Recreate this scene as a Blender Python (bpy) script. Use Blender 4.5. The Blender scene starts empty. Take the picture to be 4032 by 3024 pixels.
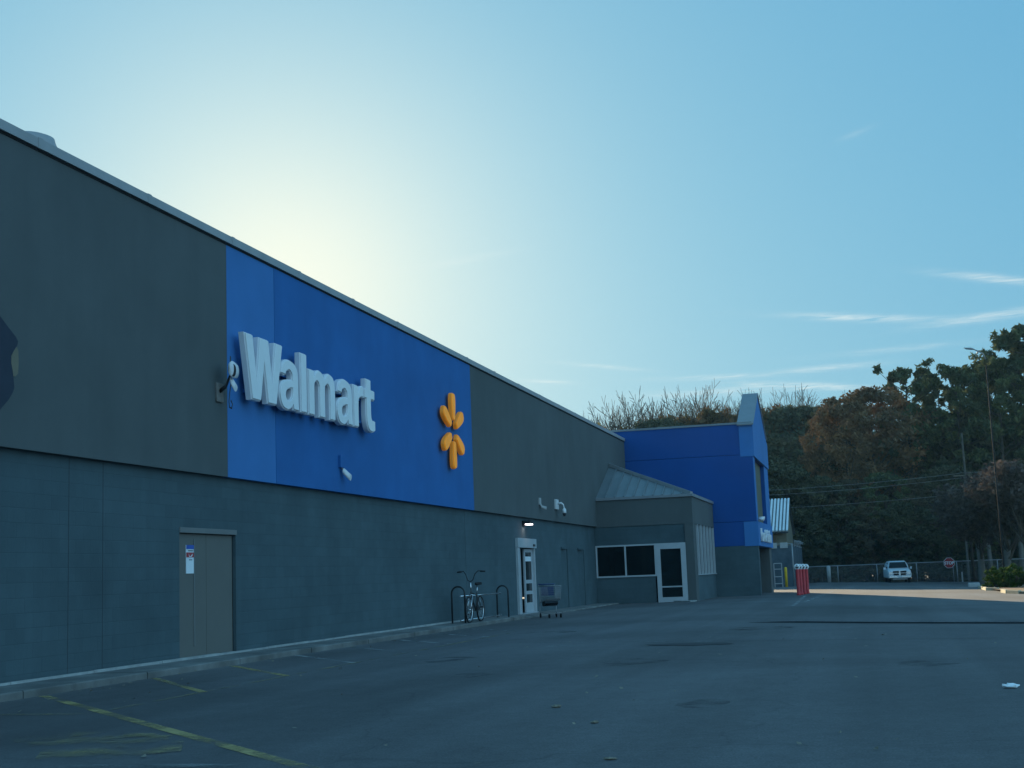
import bpy, bmesh, math, random
from mathutils import Vector, Matrix, Euler
random.seed(7)
PI = math.pi
scene = bpy.context.scene
C = scene.collection

# ------------------------------------------------------------------ helpers
def srgb(r, g, b):
    f = lambda c: (c/255/12.92) if c/255 <= 0.04045 else ((c/255+0.055)/1.055)**2.4
    return (f(r), f(g), f(b))

def tag(o, label=None, cat=None, group=None, kind=None):
    if label: o['label'] = label
    if cat: o['category'] = cat
    if group: o['group'] = group
    if kind: o['kind'] = kind
    return o

def empty(name, loc=(0, 0, 0), rz=0, label=None, cat=None, group=None):
    o = bpy.data.objects.new(name, None)
    o.location = loc; o.rotation_euler = (0, 0, rz); o.empty_display_size = 0.3
    C.objects.link(o)
    return tag(o, label, cat, group)

def copy_tree(o, parent=None):
    c = o.copy(); C.objects.link(c); c.parent = parent
    for ch in [x for x in C.objects if x.parent == o]:
        copy_tree(ch, c)
    return c

class MB:
    def __init__(s): s.v = []; s.f = []; s.sm = []
    def add(s, vs, fs, smooth=False):
        n = len(s.v); s.v += [tuple(v) for v in vs]
        s.f += [tuple(i+n for i in f) for f in fs]; s.sm += [smooth]*len(fs)
        return s
    def box(s, x0, x1, y0, y1, z0, z1):
        return s.add([(x0,y0,z0),(x1,y0,z0),(x1,y1,z0),(x0,y1,z0),(x0,y0,z1),(x1,y0,z1),(x1,y1,z1),(x0,y1,z1)],
                     [(0,3,2,1),(4,5,6,7),(0,1,5,4),(1,2,6,5),(2,3,7,6),(3,0,4,7)])
    def obox(s, c, sx, sy, sz, m):
        c = Vector(c)
        vs = [c + m @ Vector((a*sx/2, b*sy/2, d*sz/2)) for d in (-1, 1) for a, b in ((-1,-1),(1,-1),(1,1),(-1,1))]
        return s.add(vs, [(0,3,2,1),(4,5,6,7),(0,1,5,4),(1,2,6,5),(2,3,7,6),(3,0,4,7)])
    def tube(s, pts, r, n=8, cap=True, smooth=True):
        pts = [Vector(p) for p in pts]; k = len(pts)
        rs = r if isinstance(r, (list, tuple)) else [r]*k
        vs = []; fs = []; prev = None
        for i, p in enumerate(pts):
            d = (pts[min(i+1, k-1)] - pts[max(i-1, 0)])
            if d.length < 1e-9: d = Vector((0, 0, 1))
            d.normalize()
            if prev is None:
                a = d.orthogonal().normalized()
            else:
                a = prev - d*prev.dot(d)
                a = a.normalized() if a.length > 1e-6 else d.orthogonal().normalized()
            prev = a; b = d.cross(a)
            for j in range(n):
                t = 2*PI*j/n
                vs.append(p + (a*math.cos(t)+b*math.sin(t))*rs[i])
        for i in range(k-1):
            for j in range(n):
                fs.append((i*n+j, i*n+(j+1) % n, (i+1)*n+(j+1) % n, (i+1)*n+j))
        s.add(vs, fs, smooth)
        if cap:
            m = len(s.v)-len(vs)
            s.f.append(tuple(m+j for j in reversed(range(n)))); s.sm.append(False)
            s.f.append(tuple(m+(k-1)*n+j for j in range(n))); s.sm.append(False)
        return s
    def lathe(s, prof, c=(0, 0, 0), n=24, m=None):
        vs = []; fs = []; c = Vector(c)
        for r, z in prof:
            for j in range(n):
                t = 2*PI*j/n; v = Vector((r*math.cos(t), r*math.sin(t), z))
                vs.append(c + (m @ v if m else v))
        k = len(prof)
        for i in range(k-1):
            for j in range(n):
                fs.append((i*n+j, i*n+(j+1) % n, (i+1)*n+(j+1) % n, (i+1)*n+j))
        fs.append(tuple(reversed(range(n)))); fs.append(tuple((k-1)*n+j for j in range(n)))
        return s.add(vs, fs, True)
    def prism(s, poly, axis, a, b):
        """poly of 2D points extruded along axis ('x': points are (y,z); 'y': (x,z))"""
        n = len(poly)
        mk = {'x': lambda p, t: (t, p[0], p[1]), 'y': lambda p, t: (p[0], t, p[1]), 'z': lambda p, t: (p[0], p[1], t)}[axis]
        vs = [mk(p, a) for p in poly] + [mk(p, b) for p in poly]
        fs = [tuple(range(n)), tuple(reversed(range(n, 2*n)))] + [(i, i+n, (i+1) % n+n, (i+1) % n) for i in range(n)]
        return s.add(vs, fs)
    def build(s, name, mat, parent=None, bevel=0, loc=None, fixn=True):
        me = bpy.data.meshes.new(name)
        me.from_pydata(s.v, [], s.f)
        me.polygons.foreach_set('use_smooth', s.sm)
        if fixn:
            bm = bmesh.new(); bm.from_mesh(me)
            bmesh.ops.recalc_face_normals(bm, faces=bm.faces)
            bm.to_mesh(me); bm.free()
        me.materials.append(mat)
        o = bpy.data.objects.new(name, me); C.objects.link(o)
        if parent: o.parent = parent
        if loc: o.location = loc
        if bevel:
            b = o.modifiers.new('b', 'BEVEL'); b.width = bevel; b.segments = 2; b.limit_method = 'ANGLE'
        return o

# ------------------------------------------------------------------ materials
def mat(name, col, rough=0.7, metal=0.0, var=0.12, vs=3.0, bump=0.0, bs=60.0, col2=None, spec=0.3, streak=0.0, detail=6.0, coords='Object', extra=None):
    m = bpy.data.materials.new(name); m.use_nodes = True
    nt = m.node_tree; N = nt.nodes; L = nt.links
    p = N['Principled BSDF']
    p.inputs['Roughness'].default_value = rough; p.inputs['Metallic'].default_value = metal
    p.inputs['Specular IOR Level'].default_value = spec
    tc = N.new('ShaderNodeTexCoord')
    nz = N.new('ShaderNodeTexNoise'); nz.inputs['Scale'].default_value = vs; nz.inputs['Detail'].default_value = detail
    nz.inputs['Roughness'].default_value = 0.65
    L.new(tc.outputs[coords], nz.inputs['Vector'])
    rp = N.new('ShaderNodeValToRGB')
    a = [c*(1-var) for c in col]; b = [min(1, c*(1+var)) for c in (col2 or col)]
    rp.color_ramp.elements[0].position = 0.3; rp.color_ramp.elements[1].position = 0.7
    rp.color_ramp.elements[0].color = (*a, 1); rp.color_ramp.elements[1].color = (*b, 1)
    L.new(nz.outputs['Fac'], rp.inputs['Fac'])
    out = rp.outputs['Color']
    if streak:
        mp = N.new('ShaderNodeMapping'); mp.inputs['Scale'].default_value = (2.2, 2.2, 0.12)
        L.new(tc.outputs[coords], mp.inputs['Vector'])
        n2 = N.new('ShaderNodeTexNoise'); n2.inputs['Scale'].default_value = 1.0; n2.inputs['Detail'].default_value = 8
        L.new(mp.outputs['Vector'], n2.inputs['Vector'])
        r2 = N.new('ShaderNodeMapRange'); r2.inputs['From Min'].default_value = 0.4; r2.inputs['From Max'].default_value = 0.72
        r2.inputs['To Min'].default_value = 0.0; r2.inputs['To Max'].default_value = streak
        L.new(n2.outputs['Fac'], r2.inputs['Value'])
        mx = N.new('ShaderNodeMix'); mx.data_type = 'RGBA'; mx.inputs['B'].default_value = (*[c*0.45 for c in col], 1)
        L.new(r2.outputs['Result'], mx.inputs['Factor']); L.new(out, mx.inputs['A']); out = mx.outputs['Result']
    L.new(out, p.inputs['Base Color'])
    if bump:
        n3 = N.new('ShaderNodeTexNoise'); n3.inputs['Scale'].default_value = bs; n3.inputs['Detail'].default_value = 4
        L.new(tc.outputs[coords], n3.inputs['Vector'])
        bp = N.new('ShaderNodeBump'); bp.inputs['Strength'].default_value = bump; bp.inputs['Distance'].default_value = 0.02
        L.new(n3.outputs['Fac'], bp.inputs['Height']); L.new(bp.outputs['Normal'], p.inputs['Normal'])
    if extra: extra(nt, p, out, tc)
    return m

def block_extra(nt, p, out, tc):
    """painted concrete block: courses and joints as bump, faint uneven paint"""
    N = nt.nodes; L = nt.links
    sx = N.new('ShaderNodeSeparateXYZ'); L.new(tc.outputs['Object'], sx.inputs[0])
    ad = N.new('ShaderNodeMath'); ad.operation = 'ADD'; L.new(sx.outputs['X'], ad.inputs[0]); L.new(sx.outputs['Y'], ad.inputs[1])
    cx = N.new('ShaderNodeCombineXYZ'); L.new(ad.outputs[0], cx.inputs['X']); L.new(sx.outputs['Z'], cx.inputs['Y'])
    bt = N.new('ShaderNodeTexBrick'); bt.inputs['Scale'].default_value = 1.0
    bt.inputs['Brick Width'].default_value = 0.406; bt.inputs['Row Height'].default_value = 0.203
    bt.inputs['Mortar Size'].default_value = 0.006; bt.inputs['Mortar Smooth'].default_value = 0.6
    bt.inputs['Color1'].default_value = (0.475, 0.475, 0.475, 1); bt.inputs['Color2'].default_value = (0.535, 0.535, 0.535, 1)
    bt.inputs['Mortar'].default_value = (0.43, 0.43, 0.43, 1)
    L.new(cx.outputs[0], bt.inputs['Vector'])
    mx = N.new('ShaderNodeMix'); mx.data_type = 'RGBA'; mx.blend_type = 'OVERLAY'; mx.inputs['Factor'].default_value = 0.8
    L.new(out, mx.inputs['A']); L.new(bt.outputs['Color'], mx.inputs['B'])
    L.new(mx.outputs['Result'], p.inputs['Base Color'])
    bp = N.new('ShaderNodeBump'); bp.inputs['Strength'].default_value = 0.35; bp.inputs['Distance'].default_value = 0.01; bp.invert = True
    L.new(bt.outputs['Fac'], bp.inputs['Height'])
    n3 = N.new('ShaderNodeTexNoise'); n3.inputs['Scale'].default_value = 45; L.new(tc.outputs['Object'], n3.inputs['Vector'])
    b2 = N.new('ShaderNodeBump'); b2.inputs['Strength'].default_value = 0.3; b2.inputs['Distance'].default_value = 0.01
    L.new(n3.outputs['Fac'], b2.inputs['Height']); L.new(bp.outputs['Normal'], b2.inputs['Normal'])
    L.new(b2.outputs['Normal'], p.inputs['Normal'])

def asphalt_extra(nt, p, out, tc):
    N = nt.nodes; L = nt.links
    # big soft patches, fine aggregate, thin cracks
    n1 = N.new('ShaderNodeTexNoise'); n1.inputs['Scale'].default_value = 0.13; n1.inputs['Detail'].default_value = 5; n1.inputs['Distortion'].default_value = 0.8
    L.new(tc.outputs['Object'], n1.inputs['Vector'])
    r1 = N.new('ShaderNodeMapRange'); r1.inputs['From Min'].default_value = 0.3; r1.inputs['From Max'].default_value = 0.7
    r1.inputs['To Min'].default_value = 0.72; r1.inputs['To Max'].default_value = 1.22
    L.new(n1.outputs['Fac'], r1.inputs['Value'])
    n2 = N.new('ShaderNodeTexNoise'); n2.inputs['Scale'].default_value = 55; n2.inputs['Detail'].default_value = 3
    L.new(tc.outputs['Object'], n2.inputs['Vector'])
    r2 = N.new('ShaderNodeMapRange'); r2.inputs['From Min'].default_value = 0.3; r2.inputs['From Max'].default_value = 0.72
    r2.inputs['To Min'].default_value = 0.75; r2.inputs['To Max'].default_value = 1.3
    L.new(n2.outputs['Fac'], r2.inputs['Value'])
    vn = N.new('ShaderNodeTexNoise'); vn.inputs['Scale'].default_value = 0.9; vn.inputs['Detail'].default_value = 4
    L.new(tc.outputs['Object'], vn.inputs['Vector'])
    vm = N.new('ShaderNodeVectorMath'); vm.operation = 'MULTIPLY_ADD'; vm.inputs[1].default_value = (1.3, 1.3, 0)
    L.new(vn.outputs['Color'], vm.inputs[0]); L.new(tc.outputs['Object'], vm.inputs[2])
    vo = N.new('ShaderNodeTexVoronoi'); vo.feature = 'DISTANCE_TO_EDGE'; vo.inputs['Scale'].default_value = 0.16
    L.new(vm.outputs[0], vo.inputs['Vector'])
    r3 = N.new('ShaderNodeMapRange'); r3.inputs['From Min'].default_value = 0.0; r3.inputs['From Max'].default_value = 0.0035
    r3.inputs['To Min'].default_value = 0.82; r3.inputs['To Max'].default_value = 1.0
    L.new(vo.outputs['Distance'], r3.inputs['Value'])
    m1 = N.new('ShaderNodeMath'); m1.operation = 'MULTIPLY'; L.new(r1.outputs[0], m1.inputs[0]); L.new(r2.outputs[0], m1.inputs[1])
    mpt = N.new('ShaderNodeMapping'); mpt.inputs['Scale'].default_value = (1.1, 0.035, 1); mpt.inputs['Rotation'].default_value = (0, 0, 0.10); L.new(tc.outputs['Object'], mpt.inputs['Vector'])
    nt4 = N.new('ShaderNodeTexNoise'); nt4.inputs['Scale'].default_value = 1.0; nt4.inputs['Detail'].default_value = 5; L.new(mpt.outputs[0], nt4.inputs['Vector'])
    r4 = N.new('ShaderNodeMapRange'); r4.inputs['From Min'].default_value = 0.35; r4.inputs['From Max'].default_value = 0.68; r4.inputs['To Min'].default_value = 0.86; r4.inputs['To Max'].default_value = 1.12
    L.new(nt4.outputs['Fac'], r4.inputs['Value'])
    n5 = N.new('ShaderNodeTexNoise'); n5.inputs['Scale'].default_value = 13; n5.inputs['Detail'].default_value = 6; n5.inputs['Roughness'].default_value = 0.7; L.new(tc.outputs['Object'], n5.inputs['Vector'])
    r5 = N.new('ShaderNodeMapRange'); r5.inputs['From Min'].default_value = 0.3; r5.inputs['From Max'].default_value = 0.7; r5.inputs['To Min'].default_value = 0.84; r5.inputs['To Max'].default_value = 1.16
    L.new(n5.outputs['Fac'], r5.inputs['Value'])
    m3 = N.new('ShaderNodeMath'); m3.operation = 'MULTIPLY'; L.new(r4.outputs[0], m3.inputs[0]); L.new(r5.outputs[0], m3.inputs[1])
    m4 = N.new('ShaderNodeMath'); m4.operation = 'MULTIPLY'; L.new(m3.outputs[0], m4.inputs[0]); L.new(m1.outputs[0], m4.inputs[1]); m1 = m4
    m2 = N.new('ShaderNodeMath'); m2.operation = 'MULTIPLY'; L.new(m1.outputs[0], m2.inputs[0]); L.new(r3.outputs[0], m2.inputs[1])
    vmul = N.new('ShaderNodeVectorMath'); vmul.operation = 'SCALE'; L.new(out, vmul.inputs[0]); L.new(m2.outputs[0], vmul.inputs['Scale'])
    L.new(vmul.outputs[0], p.inputs['Base Color'])
    bp = N.new('ShaderNodeBump'); bp.inputs['Strength'].default_value = 0.35; bp.inputs['Distance'].default_value = 0.008
    L.new(n2.outputs['Fac'], bp.inputs['Height']); L.new(bp.outputs['Normal'], p.inputs['Normal'])

def worn_extra(thr, soft=0.12, sc=9.0, sc2=1.1):
    """worn road paint: paint shows only where noise is above thr (alpha), the asphalt under it shows in between"""
    def f(nt, p, out, tc):
        N = nt.nodes; L = nt.links
        n1 = N.new('ShaderNodeTexNoise'); n1.inputs['Scale'].default_value = sc; n1.inputs['Detail'].default_value = 8; n1.inputs['Roughness'].default_value = 0.75
        n2 = N.new('ShaderNodeTexNoise'); n2.inputs['Scale'].default_value = sc2; n2.inputs['Detail'].default_value = 3
        L.new(tc.outputs['Object'], n1.inputs['Vector']); L.new(tc.outputs['Object'], n2.inputs['Vector'])
        a = N.new('ShaderNodeMath'); a.operation = 'MULTIPLY_ADD'; a.inputs[1].default_value = 0.6
        L.new(n2.outputs['Fac'], a.inputs[0])
        b = N.new('ShaderNodeMath'); b.operation = 'MULTIPLY'; b.inputs[1].default_value = 0.5; L.new(n1.outputs['Fac'], b.inputs[0]); L.new(b.outputs[0], a.inputs[2])
        r = N.new('ShaderNodeMapRange'); r.inputs['From Min'].default_value = thr; r.inputs['From Max'].default_value = thr+soft
        L.new(a.outputs[0], r.inputs['Value']); L.new(r.outputs[0], p.inputs['Alpha'])
    return f

def leaf_mat(name, cols, trans=0.25):
    m = bpy.data.materials.new(name); m.use_nodes = True
    nt = m.node_tree; N = nt.nodes; L = nt.links
    for n in list(N): N.remove(n)
    o = N.new('ShaderNodeOutputMaterial'); g = N.new('ShaderNodeNewGeometry')
    tc = N.new('ShaderNodeTexCoord')
    rp = N.new('ShaderNodeValToRGB'); rp.color_ramp.interpolation = 'LINEAR'
    el = rp.color_ramp.elements
    el[0].color = (*cols[0], 1); el[1].color = (*cols[-1], 1)
    for i in range(1, len(cols)-1):
        e = el.new(i/(len(cols)-1)); e.color = (*cols[i], 1)
    nz = N.new('ShaderNodeTexNoise'); nz.inputs['Scale'].default_value = 0.35; nz.inputs['Detail'].default_value = 2
    L.new(tc.outputs['Object'], nz.inputs['Vector'])
    ma = N.new('ShaderNodeMath'); ma.operation = 'MULTIPLY_ADD'; ma.inputs[1].default_value = 0.45
    L.new(g.outputs['Random Per Island'], ma.inputs[0])
    mb = N.new('ShaderNodeMath'); mb.operation = 'MULTIPLY_ADD'; mb.inputs[1].default_value = 1.5; mb.inputs[2].default_value = -0.48
    L.new(nz.outputs['Fac'], mb.inputs[0]); L.new(mb.outputs[0], ma.inputs[2])
    L.new(ma.outputs[0], rp.inputs['Fac'])
    d = N.new('ShaderNodeBsdfDiffuse'); t = N.new('ShaderNodeBsdfTranslucent'); mx = N.new('ShaderNodeMixShader')
    mx.inputs['Fac'].default_value = trans
    L.new(rp.outputs['Color'], d.inputs['Color']); L.new(rp.outputs['Color'], t.inputs['Color'])
    L.new(d.outputs[0], mx.inputs[1]); L.new(t.outputs[0], mx.inputs[2]); L.new(mx.outputs[0], o.inputs['Surface'])
    return m

def glass_mat(name, col=(0.010, 0.016, 0.018), rough=0.08):
    return mat(name, col, rough=rough, var=0.3, vs=0.8, spec=0.16)

def emit_mat(name, col, s):
    m = bpy.data.materials.new(name); m.use_nodes = True
    p = m.node_tree.nodes['Principled BSDF']
    p.inputs['Emission Color'].default_value = (*col, 1); p.inputs['Emission Strength'].default_value = s
    p.inputs['Base Color'].default_value = (*col, 1)
    return m

M = {}
M['grey_upper'] = mat('painted_stucco_grey', (0.086, 0.101, 0.104), 0.85, var=0.13, vs=0.4, bump=0.25, bs=90, streak=0.12)
M['block'] = mat('painted_block', (0.060, 0.095, 0.110), 0.85, var=0.16, vs=0.7, streak=0.16, extra=block_extra)
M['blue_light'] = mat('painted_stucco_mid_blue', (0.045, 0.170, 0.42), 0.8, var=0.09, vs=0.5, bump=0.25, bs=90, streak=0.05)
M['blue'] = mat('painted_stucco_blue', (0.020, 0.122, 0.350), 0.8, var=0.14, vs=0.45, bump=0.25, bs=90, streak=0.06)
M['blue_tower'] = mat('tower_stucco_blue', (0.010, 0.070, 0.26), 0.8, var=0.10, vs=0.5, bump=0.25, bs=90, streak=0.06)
M['coping'] = mat('coping_metal', (0.30, 0.31, 0.32), 0.5, metal=0.1, var=0.08, vs=1.2, streak=0.2)
M['tower_coping'] = mat('tower_coping_metal', (0.20, 0.22, 0.24), 0.5, var=0.08, vs=1.2)
M['roofmetal'] = mat('standing_seam_metal', (0.17, 0.19, 0.20), 0.45, metal=0.2, var=0.10, vs=1.2)
M['roofmetal_pale'] = mat('pale_ribbed_metal', (0.62, 0.66, 0.68), 0.5, var=0.08, vs=1.2)
M['roofgravel'] = mat('roof_membrane', (0.45, 0.44, 0.42), 0.9, var=0.1)
M['white_sign'] = mat('white_sign_plastic', (0.72, 0.76, 0.78), 0.45, var=0.05, vs=2.0, streak=0.12)
M['sign_return'] = mat('white_sign_metal_sides', (0.62, 0.64, 0.68), 0.5, var=0.06)
M['yellow_sign'] = mat('yellow_sign_plastic', (0.88, 0.33, 0.02), 0.5, var=0.10, vs=2.0)
_p = M['yellow_sign'].node_tree.nodes['Principled BSDF']; _p.inputs['Emission Color'].default_value = (1.0, 0.31, 0.012, 1); _p.inputs['Emission Strength'].default_value = 0.085
def joint_extra(nt, p, out, tc):
    N = nt.nodes; L = nt.links
    sx = N.new('ShaderNodeSeparateXYZ'); L.new(tc.outputs['Object'], sx.inputs[0])
    w = N.new('ShaderNodeMath'); w.operation = 'PINGPONG'; w.inputs[1].default_value = 1.5; L.new(sx.outputs['Y'], w.inputs[0])
    l = N.new('ShaderNodeMath'); l.operation = 'LESS_THAN'; l.inputs[1].default_value = 0.012; L.new(w.outputs[0], l.inputs[0])
    n = N.new('ShaderNodeTexNoise'); n.inputs['Scale'].default_value = 1.4; n.inputs['Detail'].default_value = 7; L.new(tc.outputs['Object'], n.inputs['Vector'])
    r = N.new('ShaderNodeMapRange'); r.inputs['From Min'].default_value = .35; r.inputs['From Max'].default_value = .7; r.inputs['To Min'].default_value = .6; r.inputs['To Max'].default_value = 1.15; L.new(n.outputs['Fac'], r.inputs['Value'])
    k = N.new('ShaderNodeMath'); k.operation = 'MULTIPLY_ADD'; k.inputs[1].default_value = -0.6; L.new(l.outputs[0], k.inputs[0]); L.new(r.outputs[0], k.inputs[2])
    v = N.new('ShaderNodeVectorMath'); v.operation = 'SCALE'; L.new(out, v.inputs[0]); L.new(k.outputs[0], v.inputs['Scale']); L.new(v.outputs[0], p.inputs['Base Color'])
M['concrete'] = mat('kerb_concrete', (0.17, 0.175, 0.17), 0.9, var=0.18, vs=1.5, bump=0.4, bs=70, extra=joint_extra)
M['kerb_edge'] = mat('worn_pale_kerb_edge', (0.30, 0.32, 0.32), 0.9, var=0.25, vs=3)
M['island_kerb'] = mat('island_kerb_concrete', (0.42, 0.38, 0.27), 0.9, var=0.2, vs=3)
M['asphalt'] = mat('asphalt', (0.098, 0.098, 0.100), 0.88, var=0.10, vs=2.5, spec=0.25, extra=asphalt_extra)
M['asphalt_dark'] = mat('asphalt_patch', (0.040, 0.042, 0.045), 0.85, var=0.2, vs=2, bump=0.3)
M['soil'] = mat('leafy_soil', (0.060, 0.050, 0.032), 0.95, var=0.35, vs=1.3, bump=0.5, bs=12)
M['mulch'] = mat('pine_mulch', (0.16, 0.085, 0.045), 0.95, var=0.35, vs=3, bump=0.6, bs=15)
M['yellow_line'] = mat('worn_yellow_paint', (0.36, 0.28, 0.12), 0.8, var=0.2, extra=worn_extra(0.43, 0.22))
M['white_ghost'] = mat('nearly_gone_white_paint', (0.24, 0.25, 0.25), 0.8, var=0.2, extra=worn_extra(0.50, 0.3))
M['stain'] = mat('oil_stain', (0.050, 0.051, 0.054), 0.75, var=0.2, extra=worn_extra(0.50, 0.35, 4.0, 1.6))
M['yellow_faded'] = mat('faded_yellow_paint', (0.28, 0.23, 0.12), 0.8, var=0.2, extra=worn_extra(0.50, 0.25, 7.0, 1.6))
M['white_faded'] = mat('faded_white_paint', (0.27, 0.28, 0.28), 0.8, var=0.2, extra=worn_extra(0.47, 0.16))
M['door_paint'] = mat('painted_steel_door', (0.125, 0.125, 0.115), 0.6, var=0.06, vs=1.0)
M['door_frame'] = mat('door_frame_paint', (0.15, 0.16, 0.16), 0.6, var=0.06)
M['dark_gap'] = mat('dark_gap', (0.012, 0.015, 0.018), 0.9)
M['aluminium'] = mat('aluminium_frame', (0.40, 0.44, 0.47), 0.4, metal=0.2, var=0.06)
M['glass'] = glass_mat('dark_glass')
M['window_glass'] = glass_mat('window_glass'); M['window_glass'].node_tree.nodes['Principled BSDF'].inputs['Alpha'].default_value = 0.72
M['chrome'] = mat('chrome', (0.6, 0.62, 0.64), 0.25, metal=0.9, var=0.08)
M['dark_metal'] = mat('dark_metal', (0.030, 0.034, 0.038), 0.45, metal=0.3)
M['rubber'] = mat('rubber', (0.018, 0.018, 0.020), 0.8)
M['cam_white'] = mat('camera_housing', (0.60, 0.62, 0.64), 0.45, var=0.08, vs=9)
M['cam_grey'] = mat('weathered_bracket', (0.16, 0.15, 0.14), 0.7, var=0.3, vs=12)
M['red'] = mat('red_plastic', (0.42, 0.030, 0.035), 0.5, var=0.2, vs=4)
M['yellow'] = mat('yellow_bollard_paint', (0.62, 0.40, 0.03), 0.6, var=0.15, vs=4)
M['tan'] = mat('tan_siding', (0.17, 0.155, 0.115), 0.85, var=0.1)
M['mesh_fence'] = mat('windscreen_fabric', (0.060, 0.085, 0.105), 0.9, var=0.25, vs=1.4)
M['galv'] = mat('galvanised_steel', (0.26, 0.27, 0.28), 0.5, metal=0.4, var=0.12)
M['post_grey'] = mat('grey_bollard_paint', (0.34, 0.35, 0.35), 0.8, var=0.15)
M['truck_white'] = mat('truck_white_paint', (0.62, 0.66, 0.70), 0.3, var=0.04, spec=0.5)
M['navy_shade'] = M['blue_tower']
M['clerestory'] = mat('translucent_panel', (0.115, 0.12, 0.085), 0.6, var=0.10, vs=0.8)
M['yellow_return'] = mat('yellow_can_sides', (0.62, 0.26, 0.03), 0.5, var=0.1)
_p = M['yellow_return'].node_tree.nodes['Principled BSDF']; _p.inputs['Emission Color'].default_value = (1.0, 0.31, 0.012, 1); _p.inputs['Emission Strength'].default_value = 0.05
M['joint'] = mat('joint_sealant', (0.045, 0.055, 0.062), 0.9)
M['stand_in_dark'] = mat('dark_navy', (0.030, 0.040, 0.060), 0.85, var=0.1)
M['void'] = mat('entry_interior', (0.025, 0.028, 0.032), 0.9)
M['bark'] = mat('bark', (0.070, 0.058, 0.046), 0.95, var=0.3, vs=2.5, bump=0.5, bs=14)
M['bark_grey'] = mat('grey_bark', (0.15, 0.14, 0.125), 0.95, var=0.25, vs=2.5, bump=0.4, bs=14)
M['twig'] = mat('twig', (0.070, 0.055, 0.042), 0.95, var=0.2, vs=1.0)
M['pine'] = leaf_mat('pine_needles', [(0.050, 0.068, 0.045), (0.095, 0.115, 0.060), (0.19, 0.195, 0.072)], 0.2)
M['evergreen'] = leaf_mat('evergreen_leaves', [(0.050, 0.058, 0.044), (0.085, 0.092, 0.058), (0.15, 0.140, 0.078)], 0.15)
M['oakleaf'] = leaf_mat('russet_oak_leaves', [(0.10, 0.080, 0.055), (0.18, 0.11, 0.062), (0.28, 0.145, 0.065)], 0.12)
M['brownleaf'] = leaf_mat('brown_leaves', [(0.10, 0.07, 0.04), (0.17, 0.10, 0.05), (0.15, 0.13, 0.05)], 0.35)
M['brownev'] = leaf_mat('brownish_undergrowth', [(0.065, 0.060, 0.045), (0.11, 0.090, 0.060), (0.17, 0.135, 0.080)], 0.15)
M['bush'] = leaf_mat('bush_leaves', [(0.030, 0.055, 0.020), (0.060, 0.100, 0.025), (0.16, 0.17, 0.03)], 0.3)
M['greytwig'] = leaf_mat('grey_brown_seed_twigs', [(0.075, 0.060, 0.055), (0.11, 0.085, 0.075), (0.15, 0.115, 0.095)], 0.2)
M['litter'] = mat('dead_leaf', (0.20, 0.18, 0.14), 0.8, var=0.4, vs=5)
M['bag'] = mat('plastic_bag', (0.75, 0.78, 0.80), 0.4, var=0.06)
M['cart_blue'] = mat('cart_blue_plastic', (0.025, 0.05, 0.12), 0.5)
M['print_blue'] = mat('print_blue', (0.03, 0.10, 0.42), 0.5)
M['print_red'] = mat('print_red', (0.36, 0.035, 0.04), 0.5)
M['print_dark'] = mat('print_dark', (0.02, 0.02, 0.025), 0.6)
M['paper'] = mat('white_notice', (0.68, 0.74, 0.78), 0.5, var=0.03)
M['wood'] = mat('weathered_wood', (0.16, 0.13, 0.10), 0.9, var=0.25)

# ------------------------------------------------------------------ ground
def sm(t): t = min(1, max(0, t)); return t*t*(3-2*t)
def gz(x, y):
    return -0.03*min(14, max(0, x+4))*sm((y-20)/30) - 0.22*sm((y-60)/50)

def sheet(name, xs, ys, dz, m, parent=None):
    vs = [(x, y, gz(x, y)+dz) for y in ys for x in xs]
    nx = len(xs)
    fs = [(j*nx+i, j*nx+i+1, (j+1)*nx+i+1, (j+1)*nx+i) for j in range(len(ys)-1) for i in range(nx-1)]
    b = MB(); b.add(vs, fs, True)
    return b.build(name, m, parent, fixn=False)

def rng(a, b, n): return [a+(b-a)*i/n for i in range(n+1)]
xs = [-640, -200, -90] + rng(-60, 60, 60) + [90, 200, 640]
ys = [-400, -120] + rng(-60, 160, 88) + [200, 300, 680]
tag(sheet('ground', xs, ys, -0.06, M['soil']), 'dark leafy soil around and beyond the asphalt lot', 'ground', kind='structure')
tag(sheet('parking_lot', rng(-30, 60, 90), rng(-40, 124, 164), 0.0, M['asphalt']), 'shaded dark asphalt lot along the store wall', 'parking lot', kind='structure')

def line_strip(name, p0, p1, w, m, dz=0.004, label='', cat='road marking', group=None, n=14):
    p0 = Vector((*p0, 0)); p1 = Vector((*p1, 0)); d = (p1-p0).normalized(); s = Vector((-d.y, d.x, 0))*w/2
    vs = []; fs = []
    for i in range(n+1):
        c = p0.lerp(p1, i/n)
        for q in (c-s, c+s): vs.append((q.x, q.y, gz(q.x, q.y)+dz))
    for i in range(n): fs.append((2*i, 2*i+1, 2*i+3, 2*i+2))
    b = MB(); b.add(vs, fs)
    return tag(b.build(name, m), label, cat, group, kind='structure')

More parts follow.
